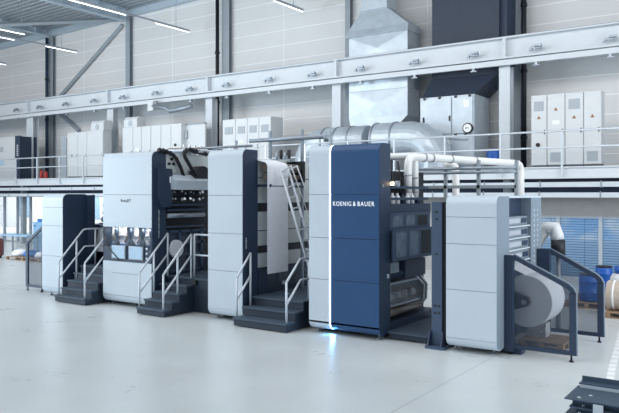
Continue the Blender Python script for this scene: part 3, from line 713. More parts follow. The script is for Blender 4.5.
guard(2.1, 2.44, XD-.03, 'guard_door'); guard(1.5, 2.12, XD+.05, 'guard_door')
for zz in (2.72, 2.95): box('shelf_bar', DARK, tD, XD-.3, XD-.05, 12.06, 13.9, zz-.02, zz+.03)
for i in range(7):
    yy = 12.2+i*.22; MB().lathe((XD-.15, yy, 2.62), [(.06, 0), (.06, .14), (.03, .18), (.03, .22)], 10).build('ink_bottle', PAPER if i % 3 else DARK, tD)
for i in range(5):
    yy = 12.2+i*.33; MB().tube([(XD-.2, yy, 2.65), (XD-.22, yy+.03, 3.2), (XD-.3, yy+.1, 3.5)], .02, 6).build('hose', BLACKP, tD)
gl = box('glass_guard', GUARDG, tD, XD-.06, XD-.05, 12.1, 13.5, .62, 1.02); 
o = MB().box(XD-.07, XD-.03, 12.1, 13.5, 1.02, 1.06).box(XD-.07, XD-.03, 12.1, 13.5, .58, .62).box(XD-.07, XD-.03, 12.1, 12.14, .62, 1.02).box(XD-.07, XD-.03, 13.46, 13.5, .62, 1.02); o.build('guard_frame', GALVD, tD)
for i in range(4): MB().cyl((XD-.2, 12.2+.33*i, .75), (XD-.2, 12.42+.33*i, .75), .09, 14).build('roller', SILVER if i % 2 else PAPER, tD)
MB().cyl((XD-.15, 12.1, 1.2), (XD-.15, 13.6, 1.2), .1, 16).build('roller', DARK, tD); MB().cyl((XD-.12, 12.1, .45), (XD-.12, 13.6, .45), .08, 16).build('roller', BROWN, tD)
box('drive_box', DARK, tD, XD-.25, XD-.02, 12.75, 13.7, 1.1, 1.46); box('motor', GALVD, tD, XD-.25, XD-.05, 12.15, 12.55, 1.24, 1.46, bev=.03)
for i in range(3): MB().tube([(XD-.1, 13.3+.1*i, 1.15), (XD+.05, 13.5+.06*i, .9), (XD+.02, 13.55+.05*i, .6), (XD-.1, 13.5, .4)], .025, 6).build('hose', BLACKP if i % 2 else RAIL, tD)

# --- dark post between D and E
t = thing('steel_upright', (-5.33, 11.95, 0), 'tall dark upright with bolt holes and gusseted foot, left of the unwinder', 'upright')
px0, px1 = X_(431.5, 11.76), X_(442, 11.76); zt = Z_(437, 202, 11.76)
box('post', POSTM, t, px0, px1, 11.76, 12.02, .02, zt, bev=.008); box('web', DARKER, t, px1, px1+.04, 11.8, 12.02, .02, zt)
box('foot_plate', POSTM, t, px0-.06, px1+.1, 11.6, 12.1, 0, .05)
for x in (px0-.03, px1+.02): MB().prism([(11.62, .05), (11.76, .05), (11.76, .32), (11.7, .3)], 'x', x, x+.03).build('gusset', DARK, t)
for py in (212, 219, 254, 306, 313):
    for dx in ((.1,) if py < 300 else (.07, .15)):
        z = Z_(437, py, 11.76); MB().cyl((px0+dx, 11.752, z), (px0+dx, 11.77, z), .022, 10).build('bolt_hole', BLACKP, t)
# platforms
t = thing('low_platform', (-5.95, 12.9, 0), 'low dark tread plate platform between blue unit and dark upright', 'platform')
x0, x1 = XD+.02, X_(427.5, 11.9)
box('deck', TREAD, t, x0, x1, 11.9, 13.9, .12, .16, bev=.008); box('skirt', STAIR, t, x0+.03, x1-.03, 11.93, 13.88, .03, .12)
for x in (x0+.1, x1-.1): MB().cyl((x, 12.0, 0), (x, 12.0, .05), .03, 10).build('foot', GALVD, t)

# --- unit E (unwinder)
xE0, xE1 = X_(446, YF), X_(496.3, YF)
tE, xE0, xE1, zE = cover('unwinder_unit', 'light grey unwinder unit at right with louvred grey side, holding the paper roll', 446, 496.3, 196, [217.3, 244.5, 291, 340.5], 12.26, [COVER], side=COVERB, zt=2.79)
tE['label'] = 'light grey press unit at right end with louvred side by the paper roll'
box('body', COVERB, tE, xE0+.03, xE1-.3, 12.26, 14.2, .1, 2.76); box('roof', COVER, tE, xE0+.03, xE1, 12.2, 14.22, 2.745, 2.785)
y0, y1, y2 = 12.28, on_x(531, 200, xE1).y, on_x(541, 200, xE1).y
box('side_back', DARK, tE, xE1-.3, xE1-.2, y0, y1, .1, 2.745)
pp = box('perforated_post', COVERB, tE, xE1-.3, xE1, y1, y2, .1, 2.745)
for i in range(11):
    for yy in (y1+.2, y1+.42): MB().cyl((xE1-.002, yy, 1.5+i*.1), (xE1+.006, yy, 1.5+i*.1), .022, 8).build('hole', RAIL, pp)
for i in range(4):
    z = 2.23-.215*i
    dd = box('drawer', GALVD, tE, xE1-.22, xE1-.06+.01*i, y0+.04, y1-.04, z-.0, z+.17, bev=.01)
    box('drawer_lip', COVER, dd, xE1-.08, xE1-.01, y0+.02, y1-.02, z-.03, z-.005); box('drawer_window', CABS, dd, xE1-.06+.01*i, xE1-.052+.01*i, y0+.08, y1-.5, z+.04, z+.13)
    box('drawer_window', DARK, dd, xE1-.06+.01*i, xE1-.052+.01*i, y1-.42, y1-.1, z+.04, z+.13)
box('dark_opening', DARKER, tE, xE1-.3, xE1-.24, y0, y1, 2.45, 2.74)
# reel arm holding the roll
yr0, yr1 = 12.3, 13.72; rr_ = .46
xr = on_y(552.5, 303, yr0).x-rr_; zrr = .915
yr1 = on_x(565, 300, xr+rr_).y
arm = MB().prism([(xE1-.25, zrr-.28), (xr+.06, zrr-.07), (xr+.09, zrr), (xr+.06, zrr+.08), (xE1-.25, zrr+.3)], 'y', yr0-.12, yr0-.04).build('reel_arm', DARKER, tE)
MB().prism([(xE1-.25, zrr-.28), (xr+.06, zrr-.07), (xr+.09, zrr), (xr+.06, zrr+.08), (xE1-.25, zrr+.3)], 'y', yr1+.04, yr1+.12).build('reel_arm', DARKER, tE)
MB().cyl((xr, yr0-.14, zrr), (xr, yr0+.02, zrr), .045, 12).build('chuck', GALVD, arm)
t = thing('paper_roll', (xr, (yr0+yr1)/2, zrr-rr_), 'large white paper roll mounted between the two dark mesh guards', 'paper roll')
MB().tube([(xr, yr0, zrr), (xr, yr0+.012, zrr), (xr, yr1-.012, zrr), (xr, yr1, zrr)], rr_, 48, r_list=[rr_-.01, rr_, rr_, rr_-.01]).build('paper', ROLLF, t)
MB().cyl((xr, yr0-.004, zrr), (xr, yr0+.02, zrr), .1, 20).build('core', KRAFT, t)
MB().loft([[(xr-.02, yr0+.02, zrr+rr_), (xr-.02, yr1-.02, zrr+rr_), (xr-.02, yr1-.02, zrr+rr_+.004), (xr-.02, yr0+.02, zrr+rr_+.004)],
           [(xE1-.18, yr0+.02, zrr+rr_+.2), (xE1-.18, yr1-.02, zrr+rr_+.2), (xE1-.18, yr1-.02, zrr+rr_+.204), (xE1-.18, yr0+.02, zrr+rr_+.204)]]).build('loose_sheet', PAPER, t)

# ------------------------------------------------------------------ guards
def side_guard(label, x0, x1, Y, zl, zr, post_w, right=True):
    """free-standing guard with sloping top: tall edge at x0, low edge at x1"""
    t = thing('mesh_guard', ((x0+x1)/2, Y, 0), label, 'guard')
    s = 1 if x1 > x0 else -1; fw = .07; th = .05; zb = .11
    box('wide_post', DARK, t, x0, x0+s*post_w, Y-.03, Y+.06, zb-.06, zl, bev=.01)
    cr = .12
    box('post', DARK, t, x1-s*fw*1.6, x1, Y, Y+th, zb, zr-cr+.02, bev=.008)
    a = (x0+s*post_w, zl); b = (x1-s*cr, zr+ (zl-zr)*cr/abs(x1-x0)*.7); c = (x1, zr-cr)
    prof = [a, b, (x1-s*cr*.35, zr-cr*.3), c, (c[0]-s*fw, c[1]), (b[0]-s*.02, b[1]-fw*1.1), (a[0], a[1]-fw)]
    MB().prism(prof, 'y', Y, Y+th).build('top_rail', DARK, t)
    o = [(a[0], a[1]), b, (x1-s*cr*.35, zr-cr*.3), c]
    MB().tube([(u, Y+th/2, v+.012) for u, v in o]+[(x1+s*.006, Y+th/2, zb)], .016, 6).build('edge_trim', COVERB, t)
    box('bottom_rail', DARK, t, x0+s*post_w, x1-s*fw*1.6, Y, Y+th, zb, zb+fw)
    MB().prism([(x0+s*post_w, zb+fw), (x1-s*fw, zb+fw), (x1-s*fw, zr-cr), (b[0], b[1]-fw), (a[0], a[1]-fw)], 'y', Y+.02, Y+.026).build('mesh_panel', GUARD, t)
    for x in (x0+s*.1, x1-s*.08):
        q = MB().cyl((x, Y+.025, 0), (x, Y+.025, .02), .04, 12); q.cyl((x, Y+.025, .02), (x, Y+.025, zb+.02), .018, 8); q.build('foot', BLACKP, t)
    return t
yg = 12.02
side_guard('front dark mesh guard with sloping top beside the paper roll', max(-4.14, X_(503.5, yg)), X_(576, yg), yg, Z_(508, 255, yg), Z_(574, 287, yg), .16)
yg = 13.93
side_guard('rear dark mesh guard behind the paper roll, in front of the drums', max(-4.14, X_(532.5, yg)), X_(603.5, yg), yg, Z_(538, 248.5, yg), Z_(602, 277, yg), .25)
yg = 12.0
side_guard('dark mesh guard with sloping top at the far left end of the press', X_(43, yg), X_(25.5, yg), yg, Z_(42, 226, yg), Z_(26, 241, yg), .04)
box_o = thing('floor_plinth', (-4.1, 12.1, 0), 'low dark base bar joining the unwinder foot to the front mesh guard', 'base')
box('bar', DARK, box_o, X_(498.5, 12.0), X_(520, 12.0), 12.08, 12.3, 0, .09, bev=.01)

# ------------------------------------------------------------------ stairs
def stair(label, x0, x1, y0, n, rise, run, ytop, extra=0.0):
    t = thing('access_stair', ((x0+x1)/2, y0+.4, 0), label, 'stairs')
    prof = [(y0+.03, .02)]
    for i in range(n): prof += [(y0+.03+i*run, (i+1)*rise-.04), (y0+.03+min((i+1)*run, ytop-y0), (i+1)*rise-.04)]
    prof = prof[:-1] + [(ytop, n*rise-.04), (ytop, .02)]
    MB().prism(prof, 'x', x0+.01, x1-.01).build('stair_body', STAIR, t)
    for i in range(n):
        ye = y0+(i+1)*run+.03 if i < n-1 else ytop
        box('tread', TREAD, t, x0, x1, y0+i*run, ye, (i+1)*rise-.04, (i+1)*rise, bev=.008)
    return t
def post(t, x, y, z0, z1): MB().cyl((x, y, z0), (x, y, z1), .024, 8).build('post', RAIL, t)
def rail(t, pts, nm='handrail'): MB().tube(pts, .024, 8).build(nm, RAIL, t)
# stair 1
x0, x1 = -15.87, -14.62
t = stair('leftmost dark stair of five steps between the short and tall grey units', x0, x1, 11.12, 5, .178, .2, 12.4)
xl, xr2 = x0+.1, x1-.06
post(t, xl, 11.2, .178, 1.05); post(t, xl, 11.75, .53, 1.6); rail(t, [(xl, 11.2, 1.05), (xl, 11.95, 1.84), (xl, 12.02, 1.87), (xl, 12.7, 1.87)]); rail(t, [(xl, 11.2, .6), (xl, 12.0, 1.4), (xl, 12.7, 1.4)], 'mid_rail'); post(t, xl, 12.36, .89, 1.87)
post(t, xr2, 11.18, .178, 1.07); rail(t, [(xr2, 11.18, 1.07), (xr2, 12.0, 1.88), (xr2, 12.35, 1.88)]); rail(t, [(xr2, 11.18, .6), (xr2, 12.0, 1.42), (xr2, 12.35, 1.42)], 'mid_rail'); post(t, xr2, 12.3, .89, 1.88)
# stair 2
x0, x1 = -12.65, -11.72
t = stair('middle dark stair of five steps right of the unit with screens', x0, x1, 11.07, 5, .163, .24, 12.45)
for x, nm in ((x0+.06, 'l'), (x1-.07, 'r')):
    post(t, x, 11.13, .163, .97); post(t, x, 11.58, .48, 1.42); post(t, x, 12.03, .815, 1.86)
    rail(t, [(x, 11.13, .97), (x, 12.03, 1.86)]); rail(t, [(x, 11.13, .5), (x, 12.03, 1.35)], 'mid_rail')
t = thing('landing_platform', (-11.25, 12.7, 0), 'dark raised landing with railing right of the middle stair', 'platform')
box('block', STAIR, t, x1+.005, -10.87, 12.06, 14.2, .02, .77); box('deck', TREAD, t, x1+.005, -10.87, 12.04, 14.2, .77, .815)
xx = X_(194.5, 12.12); post(t, xx, 12.12, .815, 1.85); rail(t, [(xx, 12.12, 1.85), (-10.9, 12.12, 1.85)], 'top_rail'); rail(t, [(xx, 12.12, 1.36), (-10.9, 12.12, 1.36)], 'mid_rail'); post(t, -10.9, 12.12, .815, 1.85)
box('hinge', BLACKP, t, x1-.0+.006, x1+.1, 12.0, 12.06, .66, .76)
box('deck_infill', TREAD, t, -12.75+.1, x1, 12.46, 14.2, .77, .815)
# stair 3
x0, x1 = -9.78, -8.36
t = stair('rightmost dark stair of three wide steps below the paper web', x0, x1, 11.22, 3, .19, .3, 12.2)
xl = x0+.05; post(t, xl, 11.3, .19, 1.02); post(t, xl, 11.76, .38, 1.53); rail(t, [(xl, 11.3, 1.02), (xl, 11.76, 1.53)]); rail(t, [(xl, 11.3, .56), (xl, 11.76, 1.03)], 'mid_rail')
xr2 = x1-.06; post(t, xr2, 11.32, .19, 1.02); rail(t, [(xr2, 11.32, 1.02), (xr2, 11.8, 1.46), (xr2, 12.15, 1.46)]); rail(t, [(xr2, 11.32, .56), (xr2, 11.82, 1.02), (xr2, 12.15, 1.02)], 'mid_rail'); post(t, xr2, 12.12, .57, 1.46)
t = thing('walkway_platform', (-9.0, 13.2, 0), 'dark tread plate walkway between middle and blue units, behind the wide stair', 'platform')
box('deck', TREAD, t, -9.8, -8.1, 12.21, 14.4, .53, .57); box('block', STAIR, t, -9.8, -8.1, 12.22, 14.38, .03, .53)
for x, y in ((-9.35, 12.6), (-8.8, 13.2)): MB().cyl((x, y, .57), (x, y, .575), .06, 10).build('deck_ring', RAIL, t)

# ------------------------------------------------------------------ pipes over the press
zp = Z_(408, 156.5, 13.2)
def Pz(px, py): return on_z(px, py, zp)
def bend(a, b, c, rad, n=5):
    a, b, c = Vector(a), Vector(b), Vector(c); u = (a-b).normalized(); v = (c-b).normalized()
    p, q = b+u*rad, b+v*rad; return [p.lerp(b, i/n).lerp(b.lerp(q, i/n), i/n) for i in range(n+1)]
a = on_y(408, 156.5, 13.2); b = Pz(521, 163.5)
t = thing('white_pipe', (a.x, a.y, 2.7), 'thick white pipe with elbows bridging from blue unit to unwinder', 'pipe')
pts = [(a.x, a.y, 2.72)] + bend((a.x, a.y, 2.72), a, b, .22) + bend(a, b, (b.x, b.y, 2.5), .25) + [(b.x, b.y, 2.2)]
MB().tube(pts, .085, 14).build('pipe', WPIPE, t)
dv = (b-a).normalized()
for f in (.5, .75, 1.4, 2.3): p = a+dv*f*1.1; MB().cyl(p-dv*.02, p+dv*.02, .1, 14).build('coupling', STEELG, t)
for z in (2.85, 3.2): MB().cyl((a.x, a.y, z), (a.x, a.y, z+.03), .1, 14).build('coupling', STEELG, t)
t = thing('white_pipe', (X_(415, 13.5), 13.5, 2.7), 'white pipe standing just behind the thick elbow pipe', 'pipe')
q = on_y(415, 166, 13.5); a2 = on_y(385, 157, 13.5)
MB().tube([(q.x, 13.5, 2.7)] + bend((q.x, 13.5, 2.7), (q.x, 13.5, a2.z), (a2.x-.4, 13.5, a2.z), .15) + [(a2.x-.4, 13.5, a2.z)], .075, 14).build('pipe', WPIPE, t)
for z in (2.85, 3.15): MB().cyl((q.x, 13.5, z), (q.x, 13.5, z+.03), .09, 12).build('coupling', STEELG, t)
t = thing('white_pipe', on_y(458, 196, 16), 'thinner white pipe turning down left of the unwinder top', 'pipe')
a3 = on_y(445, 164, 16); b3 = on_y(456, 164, 16)
MB().tube([a3] + bend(a3, b3, (b3.x, 16, 2.5), .15) + [(b3.x, 16, 0)], .085, 12).build('pipe', WPIPE, t)
t = thing('pipe_rack', on_y(450, 200, 14.6), 'grey steel pipe rack with two posts standing behind the press', 'rack')
for px in (478, 516, 445): x = X_(px, 15); box('post', STEELG, t, x-.035, x+.035, 15, 15.07, 0, Z_(px, 160 if px != 445 else 168, 15))
for py in (168.5, 172.5): a4 = on_y(417, py+1, 14.97); MB().tube([a4, (X_(516, 14.97), 14.97, a4.z)], .035, 8).build('bar', GALVD, t)
box('crossbar', STEELG, t, X_(412, 15), X_(516, 15), 15, 15.06, 2.95, 3.02)
# overhead tube on posts above units C and D
a = on_y(250, 141, 13.6); b = on_y(329, 138.5, 13.6); zt = a.z
t = thing('overhead_tube', (a.x, 13.6, 3.5), 'grey overhead tube on short posts above the paper web', 'pipe')
MB().tube([(a.x, 13.6, zt), (b.x, 13.6, zt)], .05, 10).build('tube', GALVD, t)
for p in (269, 301):
    x = X_(p, 13.6); box('post', GALVD, t, x-.03, x+.03, 13.62, 13.68, 3.5 if p < 290 else .57, zt+.22)
for p in (326, 329): MB().cyl((X_(p, 13.6), 13.6, zt-.12), (X_(p, 13.6), 13.6, zt+.1), .06, 10).build('valve', GALVD, t)
MB().tube([(b.x-.1, 13.6, zt), (b.x+.1, 13.5, zt-.08), (b.x+.15, 13.4, 3.5)], .04, 8).build('elbow', GALVD, t)
t = thing('overhead_tube', (X_(214, 13.2), 13.2, 3.5), 'thin grey tube on a short post above the middle grey unit', 'pipe')
za = Z_(225, 147, 13.2)
MB().tube([(X_(190, 13.2), 13.2, za), (X_(252, 13.2), 13.2, za)], .03, 8).build('tube', GALVD, t)
box('post', GALVD, t, X_(235, 13.2)-.025, X_(235, 13.2)+.025, 13.22, 13.27, 3.5, za+.15); box('post', GALVD, t, X_(213, 13.2)-.025, X_(213, 13.2)+.025, 13.22, 13.27, 3.5, za)
for p in (279, 284): pass
t = thing('valve_cluster', (X_(282, 13.3), 13.3, 3.6), 'dark valve cluster on the roller bracket above the paper web', 'valves')
for i, p in enumerate((277, 281, 285, 289)):
    q = on_y(p, 152, 13.3); MB().cyl((q.x, 13.3, 3.5), (q.x, 13.3, q.z+.05*(i % 2)), .04, 8).build('valve', DARKER if i % 2 else GALVD, t)
box('manifold', GALVD, t, X_(275, 13.3), X_(291, 13.3), 13.26, 13.36, 3.58, 3.66)

# ------------------------------------------------------------------ pallets, drums, rolls
def pallet(label, x0, x1, y0, y1, group=None):
    t = thing('wooden_pallet', ((x0+x1)/2, (y0+y1)/2, 0), label, 'pallet', group)
    n = 5; w = (y1-y0)
    for i in range(n): yy = y0+(w-.12)*i/(n-1); box('top_board', WOOD, t, x0, x1, yy, yy+.12, .122, .144, bev=.003)
    for i in range(3): xx = x0+(x1-x0-.1)*i/2; box('stringer_board', WOOD, t, xx, xx+.1, y0, y1, .1, .122)
    for i in range(3):
        yy = y0+(w-.1)*i/2
        box('bottom_board', WOOD, t, x0, x1, yy, yy+.1, 0, .022)
        for j in range(3): xx = x0+(x1-x0-.1)*j/2; box('block', WOOD, t, xx, xx+.1, yy, yy+.1, .022, .1)
    return t
xq = on_z(565, 352, 0)
pallet('wooden pallet on the floor beneath the white paper roll', -4.12, -3.32, 12.72, 13.52)
t = thing('cardboard_box', (-3.95, 13.2, .144), 'small pale patterned box on the pallet under the paper roll', 'box')
bx = on_y(528, 335, 13.2).x
box('carton', mat('carton_mottled', (176, 180, 184), .8, var=.35, scale=25), t, bx, bx+.36, 13.1, 13.4, .144, .40, bev=.005); box('tape', KRAFT, t, bx, bx+.36, 13.22, 13.27, .40, .402)
def drum(label, x, y, z, hh, m=DRUM, lid=BLACKP, rad=.25):
    t = thing('plastic_drum', (x, y, z), label, 'drum')
    MB().lathe((x, y, z), [(rad*.9, 0), (rad, .04), (rad, hh*.3), (rad+.012, hh*.33), (rad, hh*.36), (rad, hh*.7), (rad+.012, hh*.73), (rad, hh*.76), (rad*.97, hh*.9), (rad*.9, hh*.97)], 28).build('barrel', m, t)
    MB().lathe((x, y, z), [(rad*.9, hh*.955), (rad*.94, hh*.955), (rad*.94, hh), (rad*.85, hh+.01), (rad*.1, hh+.005)], 28).build('lid', lid, t)
    return t
dp = on_z(586, 309, 0)
pallet('wooden pallet carrying the blue drum behind the rear guard', dp.x-.55, dp.x+.55, dp.y+.05, dp.y+.9)
drum('blue drum with grey lid on a pallet, seen through the rear guard', dp.x-.02, dp.y+.45, .144, on_y(586, 273.5, dp.y+.45).z-.144, lid=CABD)
p = on_y(604, 266, dp.y+2.0)
pallet('wooden pallet under the farther blue drum', p.x-.6, p.x+.6, dp.y+1.6, dp.y+2.4)
drum('farther blue drum with dark rim, above the kraft roll', p.x, dp.y+2.0, .144, p.z-.144, rad=.22)
p2 = on_y(618, 283, dp.y+1.4)
q = thing('white_canister', (p2.x+.1, dp.y+1.25, 0), 'white canister with blue cap at the right edge', 'canister')
MB().lathe((p2.x+.1, dp.y+1.25, 0), [(.24, 0), (.26, .05), (.26, .68), (.2, .78), (.1, .8)], 20).build('body', CAB, q); MB().cyl((p2.x+.1, dp.y+1.25, .8), (p2.x+.1, dp.y+1.25, .98), .16, 16).build('cap', DRUM, q)
p3 = on_z(605, 318, 0)
pallet('wooden pallet carrying the strapped kraft roll at right edge', p3.x, p3.x+1.3, p3.y, p3.y+.85)
t = thing('wrapped_roll', (p3.x+.7, p3.y+.4, .144), 'kraft wrapped paper roll with white strap lying on a pallet', 'paper roll')
rz = .144+.34
MB().tube([(p3.x-.02, p3.y+.4, rz), (p3.x+.01, p3.y+.4, rz), (p3.x+1.3, p3.y+.4, rz), (p3.x+1.32, p3.y+.4, rz)], .34, 32, r_list=[.32, .34, .34, .32]).build('wrap', KRAFT, t)
MB().cyl((p3.x+.12, p3.y+.4, rz), (p3.x+.16, p3.y+.4, rz), .345, 32).build('strap', PAPER, t)
# left far pallet with bags
p = on_z(22, 261, 0)
pallet('wooden pallet with bags far left by the windows', p.x-1.2, p.x+1.2, p.y, p.y+1.0)
for dx, dy, z, m, l in ((-.85, .5, .144, PAPER, 'white stuffed bag on the left end of the far pallet'), (0, .5, .144, BLUEITEM, 'blue folded bag in the middle of the far pallet'), (.85, .5, .144, PAPER, 'white bag on the right end of the far pallet')):
    o = MB(); o.lathe((p.x+dx, p.y+dy, z), [(.28, 0), (.38, .05), (.4, .14), (.3, .24), (.08, .28)], 14)
    for v in o.bm.verts: v.co += Vector((random.uniform(-.03, .03), random.uniform(-.03, .03), 0))
    tag(o.build('stuffed_bag', m), l, 'bag')
tb = on_y(14, 247, p.y+1.6); x0, x1 = X_(0, p.y+1.6), X_(27, p.y+1.6)
t = thing('blue_table', ((x0+x1)/2, p.y+1.9, 0), 'pale blue work table by the far left windows', 'table')
box('top', mat('table_top', (150, 186, 214), .5), t, x0, x1, p.y+1.6, p.y+2.3, .86, .92, bev=.01)
for x in (x0+.1, x1-.1):
    for yy in (p.y+1.7, p.y+2.2): box('leg', STEELG, t, x-.03, x+.03, yy-.03, yy+.03, 0, .86)
x0, x1 = X_(33, 20), X_(43, 20)
t = thing('blue_machine', ((x0+x1)/2, 20.4, 0), 'pale blue machine box behind the left mesh guard', 'machine')
box('cabinet', mat('machine_pale_blue', (126, 168, 200), .5), t, x0, x1, 20, 20.8, .05, Z_(38, 222, 20), bev=.02); box('base', CABD, t, x0+.03, x1-.03, 20.03, 20.77, 0, .05); box('top_tray', BLUEITEM, t, x0+.2, x1-.1, 20.1, 20.6, Z_(38, 222, 20), Z_(38, 222, 20)+.15)
box('handle', BLACKP, t, x0+.1, x0+.2, 19.96, 20, 1.3, 1.34)
pr_ = on_z(-3, 258, 0)
t = thing('pump_barrel', (pr_.x-.1, pr_.y, 0), 'dark red barrel at the left picture edge beside the far pallet', 'barrel')
MB().lathe((pr_.x-.1, pr_.y, .1), [(.3, 0), (.32, .05), (.32, .7), (.28, .75), (.1, .8)], 18).build('barrel_body', mat('barrel_maroon', (110, 60, 62), .5), t); MB().lathe((pr_.x-.1, pr_.y, 0), [(.25, 0), (.25, .11)], 14).build('foot_ring', BLACKP, t)

# hose at unwinder back: thick silver flexible hose
c1 = on_y(538, 240, 14.6); c2 = on_y(546, 228, 14.6); c3 = on_y(555, 228, 14.6); c4 = on_y(558, 240, 14.6); c5 = on_y(558.3, 255, 14.6)
t = thing('exhaust_hose', (c5.x, 14.6, 0), 'white flexible exhaust hose curving off the unwinder into a dark stub', 'hose')
path = []
ctrl = [on_y(535, 246, 14.6), c1, c2, c3, c4]
for i in range(len(ctrl)-1):
    for f in (0, .33, .66): path.append(ctrl[i].lerp(ctrl[i+1], f))
path.append(ctrl[-1])
MB().tube(path, .13, 16, r_list=[.125+.01*(i % 2) for i in range(len(path))]).build('hose', CAB, t)
MB().cyl((c4.x, 14.6, c4.z), (c5.x, 14.6, c5.z), .14, 18).build('connector', DARKER, t)
MB().cyl((c5.x, 14.6, c5.z), (c5.x, 14.6, .0), .05, 18).build('standpipe', GALVD, t)

# ------------------------------------------------------------------ stacked steel sections, lower right
zs_ = .62; A_ = on_z(577.6, 386, zs_); B_ = on_z(565, 399, zs_)
xl = (A_.x+B_.x)/2; w0, w1 = B_.y, A_.y
labs = ['topmost blue-grey steel plate with bright bolts in the stack at lower right', 'second steel plate from the top in the stack at lower right', 'third steel plate from the top in the stack at lower right', 'fourth steel plate from the top in the stack at lower right', 'lowest steel plate resting on the timbers of the stack at lower right']
dz = .078
for i, l in enumerate(labs):
    z = zs_-dz*i; xo = xl+[0, .05, .01, -.03, .04][i]
    t = thing('steel_plate', (xo+.8, (w0+w1)/2, z-.01), l, 'steel plate', 'steel sections stacked at lower right')
    pf = [(w0, z), (w1, z), (w1, z+.012), (w0, z+.012)]
    MB().prism(pf, 'x', xo, xo+1.7).build('plate', PLATEB, t)
    box('folded_edge', PLATEB, t, xo+.06, xo+1.7, w1-.1, w1-.088, z-.064 if i < 4 else z, z) if i < 4 else None
    box('folded_edge', PLATEB, t, xo+.06, xo+1.7, w0+.1, w0+.112, z-.064, z) if i < 4 else None
    for dx, dy in ((.13, .08), (.22, .22), (.75, .1), (.75, .25)):
        MB().cyl((xo+dx, w0+dy, z+.012), (xo+dx, w0+dy, z+.022), .02, 10).build('bolt', SILVER, t)
t = thing('steel_spacer', (xl+.2, w1-.06, zs_+.012), 'short bright steel spacer bar between the top angle and the plate stack', 'spacer')
box('bar', GALV, t, xl+.04, xl+1.6, w1-.1, w1-.03, zs_+.013, zs_+.052, bev=.004)
t = thing('steel_channel', (xl+.8, w1-.1, zs_+.052), 'blue-grey steel angle lying on top of the plate stack at lower right', 'steel angle')
c0 = on_z(576, 382, zs_+.03)
MB().prism([(w1-.1, zs_+.053), (w1+.06, zs_+.053), (w1+.06, zs_+.115), (w1+.048, zs_+.115), (w1+.048, zs_+.065), (w1-.1, zs_+.065)], 'x', xl+.03, xl+1.7).build('angle', PLATEB, t)
box('clip', DARK, t, xl+.72, xl+.82, w1+.06, w1+.1, zs_+.02, zs_+.16)
sx = on_z(601, 402, zs_).x
t = thing('binding_strap', (sx, w0, 0), 'galvanised upright strap holding the plate stack at lower right', 'strap')
box('strap', GALV, t, sx-.05, sx+.05, w0-.035, w0-.02, 0, zs_+.0)
zlow = zs_-dz*4-.011
for i, (x, l) in enumerate(((xl+.3, 'left timber bearer under the steel plate stack'), (xl+1.3, 'right timber bearer under the steel plate stack'))):
    tag(MB().box(x-.05, x+.05, w0+.02, w1-.02, 0, zlow, .005).build('timber_bearer', WOOD), l, 'timber')

# floor tape
o = MB()
pts = [on_z(px, py, 0) for px, py in ((622, 328), (619.5, 340), (616.5, 351), (613, 364), (609.5, 381))]
for a, b in zip(pts[:-1], pts[1:]):
    d_ = (b-a); n_ = Vector((-d_.y, d_.x, 0)).normalized()*.055
    k = max(1, int(d_.length/.28))
    for i in range(k):
        p = a+d_*(i/k); q = a+d_*((i+.78)/k)
        vs = [p-n_, p+n_, q+n_, q-n_]
        o.loft([[(v.x, v.y, .0005) for v in vs], [(v.x, v.y, .003) for v in vs]])
tag(o.build('floor_tape', TAPE), 'white dashed tape line on the floor at right', 'floor tape')

# ------------------------------------------------------------------ light
w = bpy.data.worlds.new('sky'); bpy.context.scene.world = w; w.use_nodes = True; nt = w.node_tree
bg = nt.nodes['Background']; tc = nt.nodes.new('ShaderNodeTexCoord'); nz = nt.nodes.new('ShaderNodeTexNoise'); nz.inputs['Scale'].default_value = 22; nz.inputs['Detail'].default_value = 5
rp = nt.nodes.new('ShaderNodeValToRGB'); rp.color_ramp.elements[0].position = .44; rp.color_ramp.elements[1].position = .56
rp.color_ramp.elements[0].color = (.44, .64, .88, 1); rp.color_ramp.elements[1].color = (1, .985, .955, 1)
mp = nt.nodes.new('ShaderNodeMapping'); mp.inputs['Location'].default_value = (.1, .45, .3)
nt.links.new(tc.outputs['Generated'], mp.inputs['Vector']); nt.links.new(mp.outputs[0], nz.inputs['Vector']); nt.links.new(nz.outputs['Fac'], rp.inputs['Fac']); nt.links.new(rp.outputs['Color'], bg.inputs['Color'])
bg.inputs['Strength'].default_value = .64
sd = bpy.data.lights.new('daylight', 'SUN'); sd.energy = .8; sd.angle = R(35); sd.color = (1, .98, .95)
so = bpy.data.objects.new('daylight', sd); COL.objects.link(so); so.location = (-10, -2, 20)
so.rotation_euler = Vector((.45, .75, -.75)).to_track_quat('-Z', 'Y').to_euler()

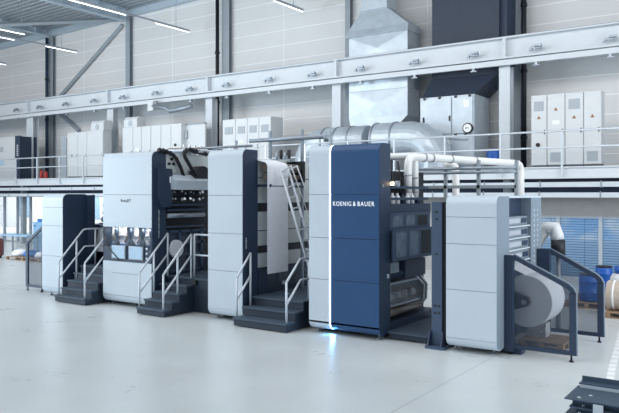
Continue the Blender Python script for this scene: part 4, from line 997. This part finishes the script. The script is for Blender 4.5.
def area(name, loc, target, sx, sy, e, col=(1, 1, 1)):
    l = bpy.data.lights.new(name, 'AREA'); l.shape = 'RECTANGLE'; l.size = sx; l.size_y = sy; l.energy = e; l.color = col
    o = bpy.data.objects.new(name, l); COL.objects.link(o); o.location = loc
    o.rotation_euler = (Vector(target)-Vector(loc)).to_track_quat('-Z', 'Y').to_euler(); return o
area('back_wall_fill', (-18, 14, 10.3), (-18, 27, 4.0), 60, 2.5, 2200, (1, .975, .95))  # unseen fill panel added to brighten the back wall
area('overhead_fill', (-10, 9.5, 12.5), (-10, 10.5, 0), 34, 5, 950, (1, .99, .97))  # added overhead fill for the press gaps, stands in for unseen hall lamps
area('left_fill', (-34, 2, 5), (-16, 9, 1), 14, 7, 3300, (.78, .91, 1))  # added area light brightening the left end, stands in for windows there
area('right_fill', (8, 13.5, 4), (-6, 13, 1.5), 7, 6, 1050, (.93, .97, 1))  # invented side source, lifts the right-facing sides and the paper roll
area('front_right_fill', (9, 0, 5.5), (-8.5, 12.5, 2), 8, 6, 160, (.94, .97, 1))  # extra fill out of frame, added to reach the paper web
area('yard_fill', (-52, 29, 7), (-58, 36, 2), 40, 6, 6000, (.95, .98, 1))  # added light panel that brightens the building across the yard
area('ink_bay_fill', (X_(127, YF), YF+.1, zp1-.02), (X_(127, YF), YF+.27, zp0+.5), 1.6, .05, 9, (1, .97, .92))  # added inside the bay to brighten its contents
area('strip_underglow', ((X_(330, YF)), YF+.1, .07), ((X_(330, YF)), YF-.1, 0), .08, .08, 2.5, (.12, .5, 1))

# ------------------------------------------------------------------ camera
cd = bpy.data.cameras.new('camera'); co = bpy.data.objects.new('camera', cd); COL.objects.link(co)
cd.sensor_fit = 'HORIZONTAL'; cd.sensor_width = 36; cd.lens = F/619*36; cd.shift_y = -(206.5-HY)/619; cd.clip_end = 300
co.location = CAM; co.rotation_euler = (R(90), 0, TH)
sc = bpy.context.scene; sc.camera = co
sc.view_settings.view_transform = 'Standard'; sc.view_settings.look = 'None'; sc.view_settings.gamma = 1; sc.view_settings.use_curve_mapping = False
sc.view_settings.exposure = 0.0
sc.cycles.max_bounces = 8; sc.cycles.transparent_max_bounces = 16
